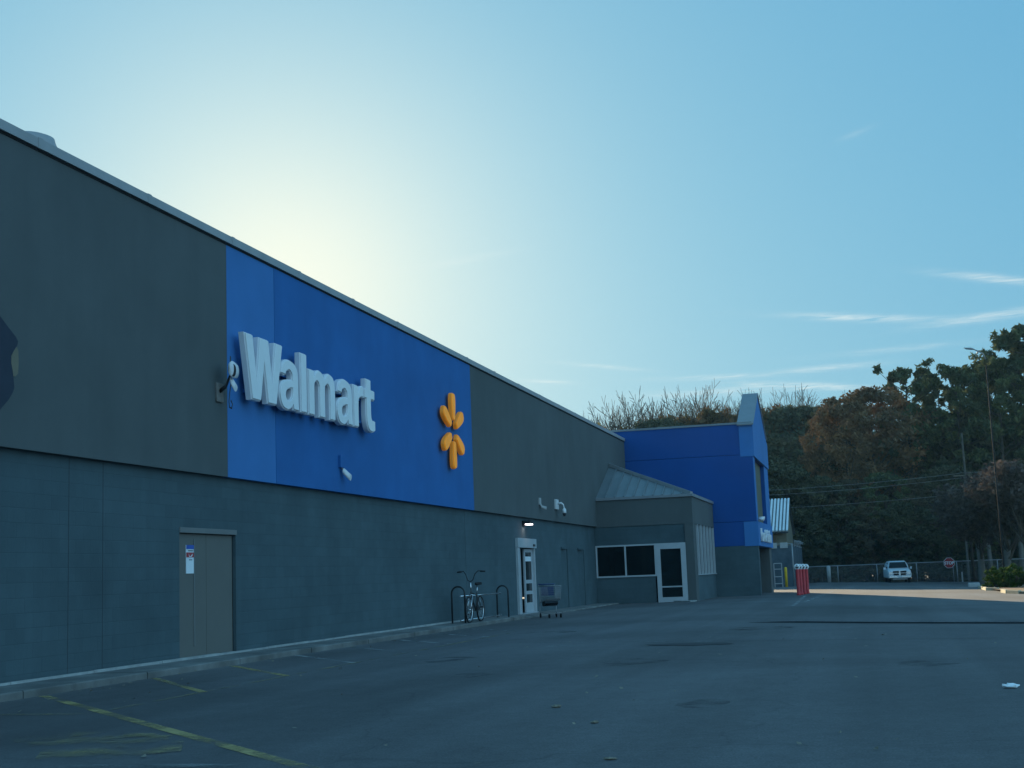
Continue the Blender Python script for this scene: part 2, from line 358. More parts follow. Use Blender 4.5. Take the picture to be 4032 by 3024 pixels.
# hatched fire lane along the kerb
dirv = (1.93, -2.42)
line_strip('yellow_line', (-10.12, 15.35), (-1.8, 6.9), 0.13, M['yellow_line'], label='long worn yellow diagonal line crossing the lower left asphalt', n=40)
for i, yy in enumerate((17.9, 20.4)):
    line_strip('yellow_line', (-10.12, yy+0.2), (-8.0, yy-2.4), 0.11, M['yellow_line'], label='short worn yellow diagonal line at the kerb, %s' % ('nearer one' if i == 0 else 'farther one'), group='hatch lines of the fire lane')
for i, yy in enumerate((23.0, 25.6, 28.3, 31.0, 33.6)):
    line_strip('pale_line', (-10.12, yy+0.2), (-8.0, yy-2.4), 0.10, M['white_faded'], label='faint pale diagonal hatch line beside the kerb', group='faded hatch lines beside the kerb')
line_strip('lane_edge_line', (-8.0, 13.0), (-8.0, 31.0), 0.09, M['yellow_faded'], 0.006, label='almost erased line closing the hatched lane', n=40)
line_strip('cross_line', (-9.6, 13.0), (-8.0, 12.95), 0.12, M['yellow_faded'], 0.006, label='faded cross line left of the long yellow line')
line_strip('cross_line', (-7.75, 11.03), (-5.95, 10.93), 0.12, M['yellow_faded'], 0.006, label='faded cross line meeting the long yellow line')
line_strip('cross_line', (-7.6, 9.15), (-4.4, 9.1), 0.14, M['white_ghost'], 0.006, label='pale worn cross line at the very bottom left')
def patch(name, pts, m, dz, label, cat='paint patch'):
    b = MB(); b.add([(x, y, gz(x, y)+dz) for x, y in pts], [tuple(range(len(pts)))])
    return tag(b.build(name, m), label, cat, kind='structure')
patch('paint_patch', [(-7.5, 11.0), (-7.0, 11.3), (-6.2, 11.1), (-5.6, 10.5), (-5.3, 9.9), (-5.8, 9.35), (-6.3, 9.45), (-6.6, 10.0), (-7.3, 10.6)], M['yellow_faded'], 0.009, 'smeared faded yellow paint patch at the lower left')
line_strip('pale_dash', (-5.7, 24.2), (-5.0, 23.95), 0.16, M['white_faded'], label='short pale dash in the middle of the lot')
line_strip('pale_dash', (0.15, 45.9), (0.95, 45.3), 0.25, M['white_faded'], label='short pale dash on the far right asphalt')
line_strip('asphalt_seam', (-6.9, 25.8), (-2.8, 24.6), 0.05, M['white_faded'], label='thin pale seam across the lot')
line_strip('asphalt_seam', (-2.8, 24.6), (2.0, 23.4), 0.04, M['asphalt_dark'], label='thin dark seam across the lot')
line_strip('bay_line', (-2.85, 62.0), (-2.55, 46.0), 0.12, M['white_faded'], label='faded white line running toward the red bollards')
line_strip('bay_line', (-1.9, 74.0), (-2.4, 52.0), 0.12, M['white_faded'], label='faded white line right of the red bollards')
for k_, (cx_, cy_, rr_) in enumerate([(-5.2, 17.5, .35), (-1.6, 13.2, .28), (-3.4, 19.5, .5), (.6, 18.0, .4), (-6.6, 21.0, .45), (-2.2, 29.5, .7), (-6.9, 30.0, .6)]):
    rq = random.Random(300+k_)
    patch('oil_stain', [(cx_+rr_*math.cos(t)*rq.uniform(.6, 1.2), cy_+1.5*rr_*math.sin(t)*rq.uniform(.6, 1.2)) for t in [2*PI*q/12 for q in range(12)]], M['stain'], 0.003, 'faint dark oil stain on the open asphalt', 'stain')
patch('tar_patch', [(-3.9, 23.9), (-3.3, 24.2), (-2.5, 24.0), (-2.3, 23.5), (-2.9, 23.3), (-3.7, 23.5)], M['asphalt_dark'], 0.007, 'dark damp stain on the asphalt in front of the vestibule', 'stain')

# raised asphalt lip running right from mid-lot
b = MB()
p0 = Vector((-2.85, 33.0)); p1 = Vector((9.0, 25.2)); n = 60
d = (p1-p0).normalized(); s = Vector((-d.y, d.x))
random.seed(3)
for i in range(n+1):
    c = p0.lerp(p1, i/n); h = 0.035*min(1, i/6+0.15)
    jl = random.uniform(-.012, .012)
    for off, zz in ((-0.02+jl, -0.01), (jl, h), (0.10+jl, h+0.004), (0.35, -0.01)):
        q = c+s*off; b.v.append((q.x, q.y, gz(q.x, q.y)+zz))
for i in range(n):
    for j in range(3): b.f.append((4*i+j, 4*i+j+1, 4*i+j+5, 4*i+j+4)); b.sm.append(False)
lip = b.build('asphalt_ridge', M['asphalt_dark'])
tag(lip, 'long low dark asphalt ridge running to the right edge of the lot', 'speed bump')
b = MB()
for i in range(n+1):
    c = p0.lerp(p1, i/n); h = 0.035*min(1, i/6+0.15)
    for off in (0.0, 0.07):
        q = c+s*off; b.v.append((q.x, q.y, gz(q.x, q.y)+h+0.006))
for i in range(n): b.f.append((2*i, 2*i+1, 2*i+3, 2*i+2)); b.sm.append(False)
b.build('pale_edge', mat('worn_lip', (0.36, 0.38, 0.39), 0.9, var=0.3, vs=4, extra=worn_extra(0.42, 0.14)), lip, fixn=False)

# kerb slab along the wall
b = MB(); b.box(-11.15, -10.17, -6, 40.5, -0.1, 0.10); b.box(-11.15, -10.17, 40.505, 56.4, -0.1, 0.045)
kerb = tag(b.build('kerb', M['concrete'], bevel=0.02), 'low concrete kerb slab along the foot of the store wall', 'kerb', kind='structure')
b = MB()
for yy in rng(-6, 38, 22)[:-1]:
    b.box(-11.09, -11.03, yy, yy+1.985, 0.09, 0.135+random.uniform(-.006, .006))
b.build('kerb_edge', M['kerb_edge'], kerb)

# ------------------------------------------------------------------ store building
XW = -11.12      # lower wall face
XU = -11.0       # upper panel face
store = empty('store_building', (-11, 30, 0), label='long grey flat roofed store with a blue painted sign bay', cat='building')
def P(name, b, m, par, bevel=0):
    o = b.build(name, m, None, bevel); o.parent = par
    o.matrix_parent_inverse = par.matrix_world.inverted() if False else Matrix.Translation(-Vector(par.location)) if par.rotation_euler.z == 0 else Matrix.Identity(4)
    return o
def PS(name, b, m, par, bevel=0):   # sub-part of a mesh part that sits at the origin
    return b.build(name, m, par, bevel)
YE = 64.45
# openings of the lower wall: door 20.72-22.82 (z .10-2.25), auto door 43.2-45.75, side doors
b = MB()
segs = [(-8, 20.72), (22.82, 43.22), (45.74, 50.0), (51.1, 53.0), (54.25, YE)]
for a, c in segs: b.box(XW-0.35, XW, a, c, -0.1, 3.3)
for a, c, z in ((20.72, 22.82, 2.26), (43.22, 45.74, 2.53), (50.0, 51.1, 2.24), (53.0, 54.25, 2.24)): b.box(XW-0.35, XW, a, c, z, 3.3)
lw = P('lower_wall', b, M['block'], store)
for yj in (17.44, 18.35, 37.48):
    b = MB(); b.box(XW-0.01, XW+0.002, yj, yj+0.014, 0.1, 3.2); PS('control_joint', b, M['joint'], lw)
def upanel(name, y0, y1, m, x=XU):
    b = MB(); b.box(XW-0.6, x, y0, y1, 3.22, 7.485); return P(name, b, m, store)
upanel('upper_wall', -8, 22.29, M['grey_upper'])
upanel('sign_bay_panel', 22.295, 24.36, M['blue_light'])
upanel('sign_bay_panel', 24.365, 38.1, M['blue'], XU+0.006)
upanel('upper_wall', 38.105, YE, M['grey_upper'])
b = MB()
yy = -8.0
while yy < YE:
    y2 = min(YE, yy+3.05)
    b.box(XW-0.65, XU+0.05, yy, y2-0.006, 7.52+random.uniform(-.003, .003), 7.66+random.uniform(-.006, .006))
    if y2 < YE: b.box(XW-0.66, XU+0.056, y2-0.06, y2+0.055, 7.515, 7.67)
    yy = y2
P('coping', b, M['coping'], store)
b = MB(); b.box(XW-0.6, XU+0.012, -8, YE, 7.485, 7.518); P('coping_gap', b, M['dark_gap'], store)
b = MB(); b.box(-60, XW-0.65, -8, 84, 6.9, 7.0); P('roof', b, M['roofgravel'], store)
b = MB(); b.box(-60, -59.7, -8, 84, 0, 7.4); b.box(-60, XW-0.65, -8.3, -8.01, 0, 7.4); b.box(-60, -12.0, 83.7, 84, 0, 7.4); P('rear_wall', b, M['block'], store)

# flat stand-in on the wall for an unidentified dark shape at the left edge
wg = empty('wall_stand_in', (XU+0.004, 15.0, 4.3), label='dark curved stand-in shape with a tan sliver on the upper wall at the left edge', cat='wall graphic')
ol = [(14.3, 5.35), (14.9, 5.22), (15.35, 5.08), (15.58, 4.96), (15.78, 4.83), (15.93, 4.74), (15.99, 4.68), (15.97, 4.62), (15.90, 4.54), (15.84, 4.46), (15.84, 4.36), (15.88, 4.24), (15.90, 4.14), (15.92, 4.04), (15.89, 3.97), (15.80, 3.86), (15.61, 3.70), (15.2, 3.5), (14.6, 3.4), (14.3, 3.4)]
b = MB(); b.prism([(y-15.0, z-4.3) for y, z in ol], 'x', 0.0, 0.006); b.build('dark_shape', M['stand_in_dark'], wg)
b = MB(); b.prism([(y-15.0, z-4.3) for y, z in [(15.96, 4.60), (16.0, 4.55), (16.01, 4.40), (16.0, 4.24), (15.94, 4.19), (15.89, 4.19), (15.886, 4.24), (15.846, 4.36), (15.846, 4.46), (15.90, 4.54)]], 'x', 0.0, 0.005); b.build('tan_sliver', M['tan'], wg)

# double steel door
def tube_handle(): pass
dd = empty('double_door', (XW, 21.77, 0.1), label='grey double steel door in the block wall, left leaf with a notice', cat='door')
b = MB(); b.box(-0.17, -0.05, -1.0, -0.005, 0.03, 2.09); lf = b.build('door_leaf', M['door_paint'], dd, 0.004)
b = MB(); b.box(-0.05, -0.035, -0.47, -0.44, 0.2, 2.0); b.build('astragal', M['door_frame'], lf)
b = MB()
for hz in (0.25, 1.1, 1.9): b.tube([(-0.04, -1.01, hz-0.07), (-0.04, -1.01, hz+0.07)], 0.018, 8)
b.build('hinge', M['dark_metal'], lf)
b = MB(); b.box(-0.17, -0.05, 0.005, 1.0, 0.03, 2.09); rf = b.build('door_leaf', M['door_paint'], dd, 0.004)
b = MB(); b.box(-0.045, 0.02, -1.05, 1.07, 2.10, 2.19); b.build('drip_head', M['door_frame'], dd, 0.005)
b = MB(); b.box(-0.2, -0.04, -1.05, -1.012, 0, 2.1); b.box(-0.2, -0.06, 1.005, 1.045, 0, 2.1); b.build('door_frame', M['dark_gap'], dd)
b = MB(); b.box(-0.15, -0.01, -1.0, 1.0, -0.005, 0.028); b.build('threshold', M['coping'], dd)
b = MB(); b.box(-0.3, -0.19, -1.05, 1.05, 0, 2.14); b.build('door_void', M['dark_gap'], dd)
# notice on left leaf
nt_ = empty('door_notice', (XW-0.048, 21.185, 1.52), label='tall white notice with a blue top and a red block on the grey door', cat='notice')
b = MB(); b.box(0, 0.008, -0.155, 0.155, 0, 0.26); b.build('lower_sheet', M['paper'], nt_)
b = MB(); b.box(0.0, 0.008, -0.155, 0.155, 0.262, 0.48); b.build('upper_sheet', M['paper'], nt_)
b = MB(); b.box(0.0, 0.011, -0.15, 0.15, 0.41, 0.48); b.build('blue_band', M['print_blue'], nt_)
rb = MB(); rb.box(0.0, 0.011, -0.15, 0.15, 0.272, 0.355); rb = rb.build('red_block', M['print_red'], nt_)
b = MB()
for k in range(7):
    b.box(0.012, 0.0135, -0.09+k*0.026, -0.073+k*0.026, 0.375, 0.392)
b.build('printed_line', M['print_dark'], nt_); b = MB()
for k in range(5):
    b.box(0.009, 0.0105, -0.055+k*0.024, -0.039+k*0.024, 0.222, 0.238)
b.build('printed_heading', M['print_dark'], nt_)
b = MB(); b.prism([(-.07, .34), (-.05, .30), (-.01, .285), (.03, .31), (.07, .335), (.05, .29), (.0, .278), (-.06, .285)], 'x', 0.0115, 0.013)
b.build('printed_symbol', M['paper'], nt_)

# automatic sliding door
ad = empty('sliding_door', (XW, 44.48, 0.05), label='pale aluminium automatic sliding door in the block wall', cat='door')
b = MB(); b.box(-0.05, 0.10, -1.27, 1.27, 2.16, 2.47); hd = b.build('door_header', M['aluminium'], ad, 0.006)
b = MB(); b.box(0.1, 0.125, 0.75, 1.0, 2.22, 2.29); b.build('motion_sensor', M['dark_metal'], hd, 0.004)
b = MB(); b.box(-0.25, 0.08, -1.265, -1.0, 0.0, 2.155); b.build('jamb', M['aluminium'], ad, 0.006)
b = MB(); b.box(-0.25, 0.04, 1.18, 1.265, 0.0, 2.155); b.build('jamb', M['aluminium'], ad, 0.006)
b = MB(); b.box(-0.24, -0.22, -1.0, 0.25, 0.03, 2.15); b.build('fixed_panel', M['door_paint'], ad)
b = MB(); b.box(-0.22, -0.19, -0.45, -0.37, 0.0, 2.15); b.box(-0.22, -0.17, -0.02, 0.06, 0, 2.15); b.build('mullion', M['aluminium'], ad)
def leaf(par, x, y0, y1, rails, st=0.13):
    b = MB(); b.box(x, x+0.05, y0, y0+st, 0.02, 2.13); b.box(x, x+0.05, y1-st, y1, 0.02, 2.13)
    for a, c in rails: b.box(x+0.002, x+0.048, y0+st, y1-st, a, c)
    lf = b.build('door_leaf', M['aluminium'], par)
    b = MB(); b.box(x+0.02, x+0.03, y0+st, y1-st, 0.1, 2.1); b.build('door_glass', M['glass'], lf)
    return lf
leaf(ad, -0.10, 0.06, 1.18, [(0.02, 0.34), (0.62, 0.73), (0.98, 1.1), (2.02, 2.13)])
b = MB(); b.box(-0.07, -0.066, 0.2, 1.04, 1.72, 1.88); b.build('window_decal', M['paper'], ad)
b = MB(); b.box(-0.3, 0.1, -1.0, 1.2, -0.02, 0.012); b.build('threshold', M['aluminium'], ad)

# two flush painted doors farther along
for (y0, y1, lab) in ((50.0, 51.1, 'flush painted service door right of the sliding door'), (53.0, 54.25, 'flush painted service door beside the glass vestibule')):
    t = empty('service_door', (XW, (y0+y1)/2, 0.04), label=lab, cat='door', group='flush service doors')
    w = (y1-y0)/2
    b = MB(); b.box(-0.12, -0.03, -w, w, 0.0, 2.2); b.build('door_leaf', M['block'], t)
    b = MB(); b.box(0.0, 0.05, -w-0.02, w*.4, 2.2, 2.26); b.build('drip_head', M['block'], t)

# wall light, lit
wl = empty('wall_light', (XW, 44.35, 3.0), label='small lit wall pack light above the sliding door', cat='light')
b = MB(); b.box(0, 0.09, -0.16, 0.16, -0.06, 0.11); b.prism([(-0.16, 0.11), (0.16, 0.11), (0.2, 0.06), (0.2, 0.0), (-0.2, 0.0), (-0.2, 0.06)], 'x', 0.09, 0.30); b.build('housing', M['dark_metal'], wl, 0.008)
b = MB(); b.box(0.12, 0.295, -0.17, 0.17, -0.035, -0.002); b.build('lens', emit_mat('lit_lens', (1.0, 0.86, 0.88), 2.5), wl)
ld = bpy.data.lights.new('wall_light_lamp', 'SPOT'); ld.energy = 1.2; ld.color = (1.0, 0.72, 0.55); ld.spot_size = 1.9; ld.spot_blend = 0.5; ld.shadow_soft_size = 0.05
lo = bpy.data.objects.new('wall_light_lamp', ld); C.objects.link(lo); lo.parent = wl; lo.location = (0.18, -0.02, -0.05); lo.rotation_euler = (0, math.radians(25), 0)

# ------------------------------------------------------------------ sign lettering
def letter_mesh(name, contours, depth, bev, m, parent, loc, off=None):
    cu = bpy.data.curves.new(name, 'CURVE'); cu.dimensions = '2D'; cu.fill_mode = 'BOTH'
    for pts, curved in contours:
        if curved:      # Catmull-Rom densification; tuples flagged as corner have a third value
            n = len(pts); out = []
            for i in range(n):
                p0, p1, p2, p3 = pts[(i-1) % n], pts[i], pts[(i+1) % n], pts[(i+2) % n]
                c1, c2 = len(p1) > 2, len(p2) > 2
                if c1 and c2: out.append(p1[:2]); continue
                q0 = p1 if c1 else p0; q3 = p2 if c2 else p3
                for k in range(5):
                    t = k/5
                    out.append(tuple(0.5*((2*p1[a])+(-q0[a]+p2[a])*t+(2*q0[a]-5*p1[a]+4*p2[a]-q3[a])*t*t+(-q0[a]+3*p1[a]-3*p2[a]+q3[a])*t**3) for a in (0, 1)))
            pts = out
        sp = cu.splines.new('POLY'); sp.points.add(len(pts)-1)
        for i, p in enumerate(pts): sp.points[i].co = (p[0], p[1], 0, 1)
        sp.use_cyclic_u = True
    cu.extrude = depth/2-bev; cu.bevel_depth = bev; cu.bevel_resolution = 0; cu.offset = -bev if off is None else off
    tmp = bpy.data.objects.new('tmp', cu); C.objects.link(tmp)
    dg = bpy.context.evaluated_depsgraph_get()
    me = bpy.data.meshes.new_from_object(tmp.evaluated_get(dg)); bpy.data.objects.remove(tmp)
    me.name = name; me.materials.clear(); me.materials.append(m)
    me.polygons.foreach_set('use_smooth', [False]*len(me.polygons))
    o = bpy.data.objects.new(name, me); C.objects.link(o); o.parent = parent; o.location = loc
    # curve (u,v,w) -> (x=w, y=u, z=v)
    if off is None: o.rotation_euler = Matrix(((0, 0, 1), (1, 0, 0), (0, 1, 0))).to_euler()
    return o
K = 1
W_ = [((0, 1.22), (.34, 1.22), (.495, .47), (.63, 1.22), (1.03, 1.22), (1.18, .47), (1.33, 1.22), (1.67, 1.22), (1.37, 0), (.99, 0), (.835, .70), (.68, 0), (.30, 0))]
A_o = [(.93, .0, K), (.66, .0, K), (.63, .09, K), (.50, .0), (.33, -.03), (.12, .03), (.0, .25), (.05, .44), (.20, .545), (.42, .59), (.60, .61, K), (.58, .70), (.49, .76), (.39, .755), (.31, .71), (.285, .645, K), (.03, .67, K), (.10, .84), (.25, .95), (.47, .985), (.70, .945), (.85, .83), (.895, .64), (.90, .25), (.93, .0, K)][:-1]
A_i = [(.60, .42, K), (.45, .40), (.33, .345), (.30, .26), (.35, .19), (.44, .185), (.55, .24), (.60, .34)]
L_ = [(0, 0), (0, 1.22), (.30, 1.22), (.30, 0)]
M_ = [(0, 0, K), (0, .95, K), (.28, .95, K), (.29, .85, K), (.42, .95), (.57, .985), (.72, .94), (.82, .84, K), (.94, .94), (1.10, .985), (1.30, .93), (1.40, .78), (1.42, .58), (1.42, 0, K), (1.12, 0, K), (1.12, .55), (1.09, .68), (1.0, .73), (.90, .69), (.86, .58), (.86, 0, K), (.56, 0, K), (.56, .55), (.53, .68), (.44, .73), (.34, .69), (.30, .58), (.30, 0, K)]
R_ = [(0, 0, K), (0, .95, K), (.28, .95, K), (.29, .83, K), (.38, .92), (.48, .965), (.60, .975, K), (.60, .70, K), (.48, .70), (.36, .66), (.305, .54), (.30, 0, K)]
T_ = [(0, .95, K), (.13, .95, K), (.13, 1.18, K), (.43, 1.18, K), (.43, .95, K), (.67, .95, K), (.67, .71, K), (.43, .71, K), (.43, .40), (.46, .29), (.55, .25), (.68, .26, K), (.68, .01, K), (.5, -.03), (.3, .0), (.18, .12), (.13, .3), (.13, .71, K), (0, .71, K)]
sign = empty('store_sign', (-10.78, 22.45, 4.66), label='large white three dimensional lettering on the blue sign bay', cat='sign')
for nm, cs, u in (('letter', [(W_[0], False)], 0), ('letter', [(A_o, True), (A_i, True)], 1.52), ('letter', [(L_, False)], 2.54), ('letter', [(M_, True)], 2.94),
                  ('letter', [(A_o, True), (A_i, True)], 4.45), ('letter', [(R_, True)], 5.44), ('letter', [(T_, True)], 6.10)):
    lt_ = letter_mesh(nm, cs, 0.12, 0.012, M['sign_return'], sign, (-0.035, u+0.03, 0))
    letter_mesh('face', cs, 0.03, 0.006, M['white_sign'], lt_, (0, 0, 0.070), off=-0.03)

for z_ in (0.16, 0.66):
    b = MB(); b.box(-0.215, -0.098, 0.45, 6.45, z_, z_+0.06); b.build('mounting_rail', M['blue'], sign)
spark = empty('spark_sign', (-10.86, 35.73, 5.31), label='yellow six petal spark emblem right of the white lettering', cat='sign')
pet = [(-.10, .32), (-.05, .29), (.05, .29), (.10, .32), (.13, .45), (.165, .70), (.168, .88), (.135, 1.0), (.06, 1.05), (-.06, 1.05), (-.135, 1.0), (-.168, .88), (-.165, .70), (-.13, .45)]
for k in range(6):
    a = k*PI/3
    pts = [(p[0]*math.cos(a)-p[1]*math.sin(a), p[0]*math.sin(a)+p[1]*math.cos(a)) for p in pet]
    pt_ = letter_mesh('petal', [(pts, True)], 0.10, 0.012, M['yellow_return'], spark, (-0.01, 0, 0))
    letter_mesh('face', [(pts, True)], 0.03, 0.006, M['yellow_sign'], pt_, (0, 0, 0.060), off=-0.03)

CAMS = []
# ------------------------------------------------------------------ cameras on the wall
# 1 bracket assembly
c1 = empty('security_camera', (XU, 21.95, 4.75), label='weathered bracket with a dome camera and a bullet camera left of the white lettering', cat='camera', group='security cameras on the wall')
b = MB(); b.box(0, 0.12, -0.13, 0.13, -0.22, 0.12); b.build('junction_box', M['cam_grey'], c1, 0.02)
b = MB(); b.tube([(0.1, 0.0, -0.02), (0.45, 0.02, 0.06), (0.72, 0.03, 0.26), (0.74, 0.03, 0.60)], [0.045, 0.04, 0.03, 0.022], 8); b.build('arm', M['dark_metal'], c1)
b = MB(); b.lathe([(0.001, -0.12), (0.10, -0.10), (0.13, 0.0), (0.12, 0.10), (0.05, 0.16), (0.001, 0.165)], (0.86, 0.07, 0.33)); b.build('dome_camera', M['cam_white'], c1)
rx = Matrix.Rotation(math.radians(75), 3, 'X')
b = MB(); b.lathe([(0.13, -0.14), (0.15, 0.0), (0.15, 0.08), (0.11, 0.16)], (0.98, 0.0, 0.34), 20, Matrix.Rotation(math.radians(80), 3, 'Y') @ rx); hl = b.build('floodlight', M['cam_white'], c1)
b = MB(); b.lathe([(0.001, 0), (0.11, 0.0), (0.11, 0.03), (0.001, 0.03)], (1.10, -0.06, 0.32), 20, Matrix.Rotation(math.radians(80), 3, 'Y')@rx); b.build('lens', M['print_dark'], hl)
b = MB(); b.tube([(0.72, 0.03, 0.2), (0.80, 0.05, 0.13), (1.02, 0.06, 0.02)], [0.03, 0.075, 0.07], 10); b.build('bullet_camera', M['cam_white'], c1)
b = MB(); b.tube([(0.75, 0.03, 0.1), (0.66, 0.03, -0.1), (0.62, 0.03, -0.22), (0.66, 0.03, -0.32), (0.76, 0.05, -0.34), (0.80, 0.06, -0.26), (0.72, 0.05, -0.2)], 0.016, 6); b.build('cable_loop', M['dark_metal'], c1)
# 2 bullet camera in blue box
c2 = empty('security_camera', (XU, 27.7, 3.75), label='blue painted box with a white bullet camera below the lettering', cat='camera', group='security cameras on the wall')
b = MB(); b.box(0, 0.18, -0.12, 0.12, 0.0, 0.27); b.build('junction_box', M['blue'], c2, 0.015)
b = MB(); b.tube([(0.12, 0, 0.0), (0.16, 0.02, -0.06), (0.22, 0.04, -0.09)], 0.03, 8); b.build('arm', M['cam_grey'], c2)
b = MB(); b.tube([(0.16, 0.0, -0.06), (0.2, 0.02, -0.08), (0.52, 0.12, -0.22)], [0.05, 0.075, 0.07], 12); b.build('camera_body', M['cam_white'], c2)
# 3 small camera, 4 goose neck dome camera
c3 = empty('security_camera', (XU, 46.3, 3.72), label='small pale curved camera, left of the two on the grey wall', cat='camera', group='security cameras on the wall')
b = MB(); b.box(0, 0.1, -0.13, 0.13, 0.0, 0.24); b.build('junction_box', M['post_grey'], c3, 0.01)
b = MB(); b.tube([(0.08, 0.0, 0.02), (0.16, 0.06, -0.08), (0.42, 0.2, -0.12)], [0.04, 0.06, 0.06], 10); b.build('camera_body', M['post_grey'], c3)
c4 = empty('security_camera', (XU, 48.9, 3.82), label='white goose neck dome camera above the service doors', cat='camera', group='security cameras on the wall')
b = MB(); b.box(0, 0.16, -0.2, 0.2, -0.16, 0.2); b.build('junction_box', M['cam_white'], c4, 0.01)
b = MB(); b.tube([(0.14, 0.0, 0.05), (0.42, 0.05, 0.06), (0.55, 0.07, 0.0), (0.60, 0.08, -0.14)], 0.04, 10); b.build('arm', M['cam_white'], c4)
b = MB(); b.lathe([(0.05, 0.0), (0.13, -0.05), (0.14, -0.18), (0.12, -0.19)], (0.60, 0.08, -0.12)); dm = b.build('dome_housing', M['cam_white'], c4)
b = MB(); b.lathe([(0.12, 0), (0.10, -0.07), (0.03, -0.11), (0.001, -0.112)], (0.60, 0.08, -0.31)); b.build('dome_glass', M['print_dark'], dm)

for o_, k_ in ((c1, .30), (c2, .38), (c3, .5), (c4, .5)): o_.scale = (k_, 1, 1)
# roof exhaust fan
fan = empty('roof_fan', (-12.9, 19.0, 7.0), label='round pale exhaust fan on the store roof behind the parapet', cat='exhaust fan')
b = MB(); b.lathe([(0.30, 0.0), (0.30, 1.3), (0.36, 1.35)], (0, 0, 0), 28); b.build('fan_base', M['galv'], fan)
b = MB(); b.lathe([(0.50, 1.30), (0.53, 1.38), (0.50, 1.44), (0.42, 1.62), (0.40, 1.70), (0.30, 1.74), (0.001, 1.76)], (0, 0, 0), 32); b.build('fan_hood', M['coping'], fan)

# ------------------------------------------------------------------ vestibule
VY = 56.6; VX = -6.95; VYE = 64.44
ves = empty('glass_vestibule', (-9, 60, 0), label='low entrance vestibule with a ribbed metal hip roof and windows', cat='building')
b = MB(); b.box(XW+0.003, VX, VY, VY+0.12, 3.19, 4.30); b.box(VX-0.12, VX, VY+0.12, VYE, 3.19, 4.30); P('fascia', b, M['grey_upper'], ves)
b = MB(); b.box(XU+0.003, VX+0.06, VY-0.06, VY+0.06, 4.30, 4.42); b.box(VX-0.06, VX+0.06, VY+0.06, VYE, 4.30, 4.42); P('gutter', b, M['tower_coping'], ves, 0.01)
# hip roof
ap = (XU, 60.15, 6.02); ap2 = (XU, VYE, 6.02)
e0 = (XU, VY, 4.40); e1 = (VX, VY, 4.40); e2 = (VX, VYE, 4.40)
b = MB(); b.add([e0, e1, e2, ap, ap2], [(0, 1, 3), (1, 2, 4, 3)])
rf_ = P('roof', b, M['roofmetal'], ves)
b = MB()
def rib(p, q, w=0.035, h=0.06):
    p = Vector(p); q = Vector(q); b.tube([p+Vector((0, 0, h/2)), q+Vector((0, 0, h/2))], w, 4, smooth=False)
for k in range(1, 10):
    t = k/10; x = XU+(VX-XU)*t
    # side slope: line from eave (x,VY) up to the hip
    yy = VY+(ap[1]-VY)*(1-t); zz = 4.40+(ap[2]-4.40)*(1-t)
    rib((x, VY, 4.40), (x, yy, zz))
for k in range(1, 16):
    yv = VY+k*0.5
    if yv > VYE-0.1: break
    t = min(1, (yv-VY)/(ap[1]-VY)); x = VX+(XU-VX)*t
    rib((VX, yv, 4.40), (x, yv, 4.40+(6.02-4.40)*t))
P('roof_rib', b, M['roofmetal'], ves)
b = MB(); b.tube([(VX, VY, 4.43), (ap[0], ap[1], ap[2]+0.06)], 0.10, 4, smooth=False); P('hip_cap', b, M['coping'], ves)
# near side wall (set back a little under the fascia)
wy = VY+0.03
b = MB(); b.box(XW+0.003, -8.62, wy, wy+0.1, -0.1, 1.08); b.box(XW+0.003, VX-0.02, wy, wy+0.1, 2.42, 3.189); b.box(-7.30, VX-0.03, wy, wy+0.1, -0.1, 2.42)
P('side_wall', b, M['block'], ves)
b = MB(); b.box(VX-0.36, VX-0.003, VY-0.02, VY+0.9, -0.1, 3.188); P('corner_post', b, M['grey_upper'], ves)
fr = MB()
for x0, x1 in ((-11.1, -11.03), (-9.88, -9.81), (-8.62, -8.55)): fr.box(x0, x1, wy-0.04, wy+0.04, 1.08, 2.42)
for z0, z1 in ((1.08, 1.145), (2.355, 2.42)): fr.box(-11.03, -9.88, wy-0.04, wy+0.04, z0, z1); fr.box(-9.81, -8.62, wy-0.04, wy+0.04, z0, z1)
fw = P('window', fr, M['aluminium'], ves)
for x0, x1 in ((-11.03, -9.88), (-9.81, -8.62)):
    b = MB(); b.box(x0, x1, wy-0.01, wy+0.01, 1.145, 2.355); PS('window_pane', b, M['window_glass'], fw)
for x0, w_, z0 in ((-9.72, .03, 1.2), (-9.22, .16, 1.16), (-10.6, .22, 1.16)):
    b = MB(); b.box(x0, x0+w_, 56.95, 56.98, z0, 2.3); P('curtain', b, M['tan'], ves)
dr = MB()
dr.box(-8.55, -8.37, wy-0.05, wy+0.05, 0.0, 2.42); dr.box(-7.52, -7.305, wy-0.05, wy+0.05, 0.0, 2.42)
dr.box(-8.37, -7.52, wy-0.05, wy+0.05, 2.18, 2.42); dr.box(-8.37, -7.52, wy-0.05, wy+0.05, 0.0, 0.20); dr.box(-8.37, -7.52, wy-0.045, wy+0.045, 0.60, 0.655)
dfr = P('door', dr, M['aluminium'], ves)
b = MB(); b.box(-8.37, -7.52, wy-0.01, wy+0.01, 0.2, 0.6); PS('door_glass', b, M['glass'], dfr)
b = MB(); b.box(-8.37, -7.52, wy-0.012, wy+0.008, 0.655, 2.18); PS('door_glass', b, M['glass'], dfr)
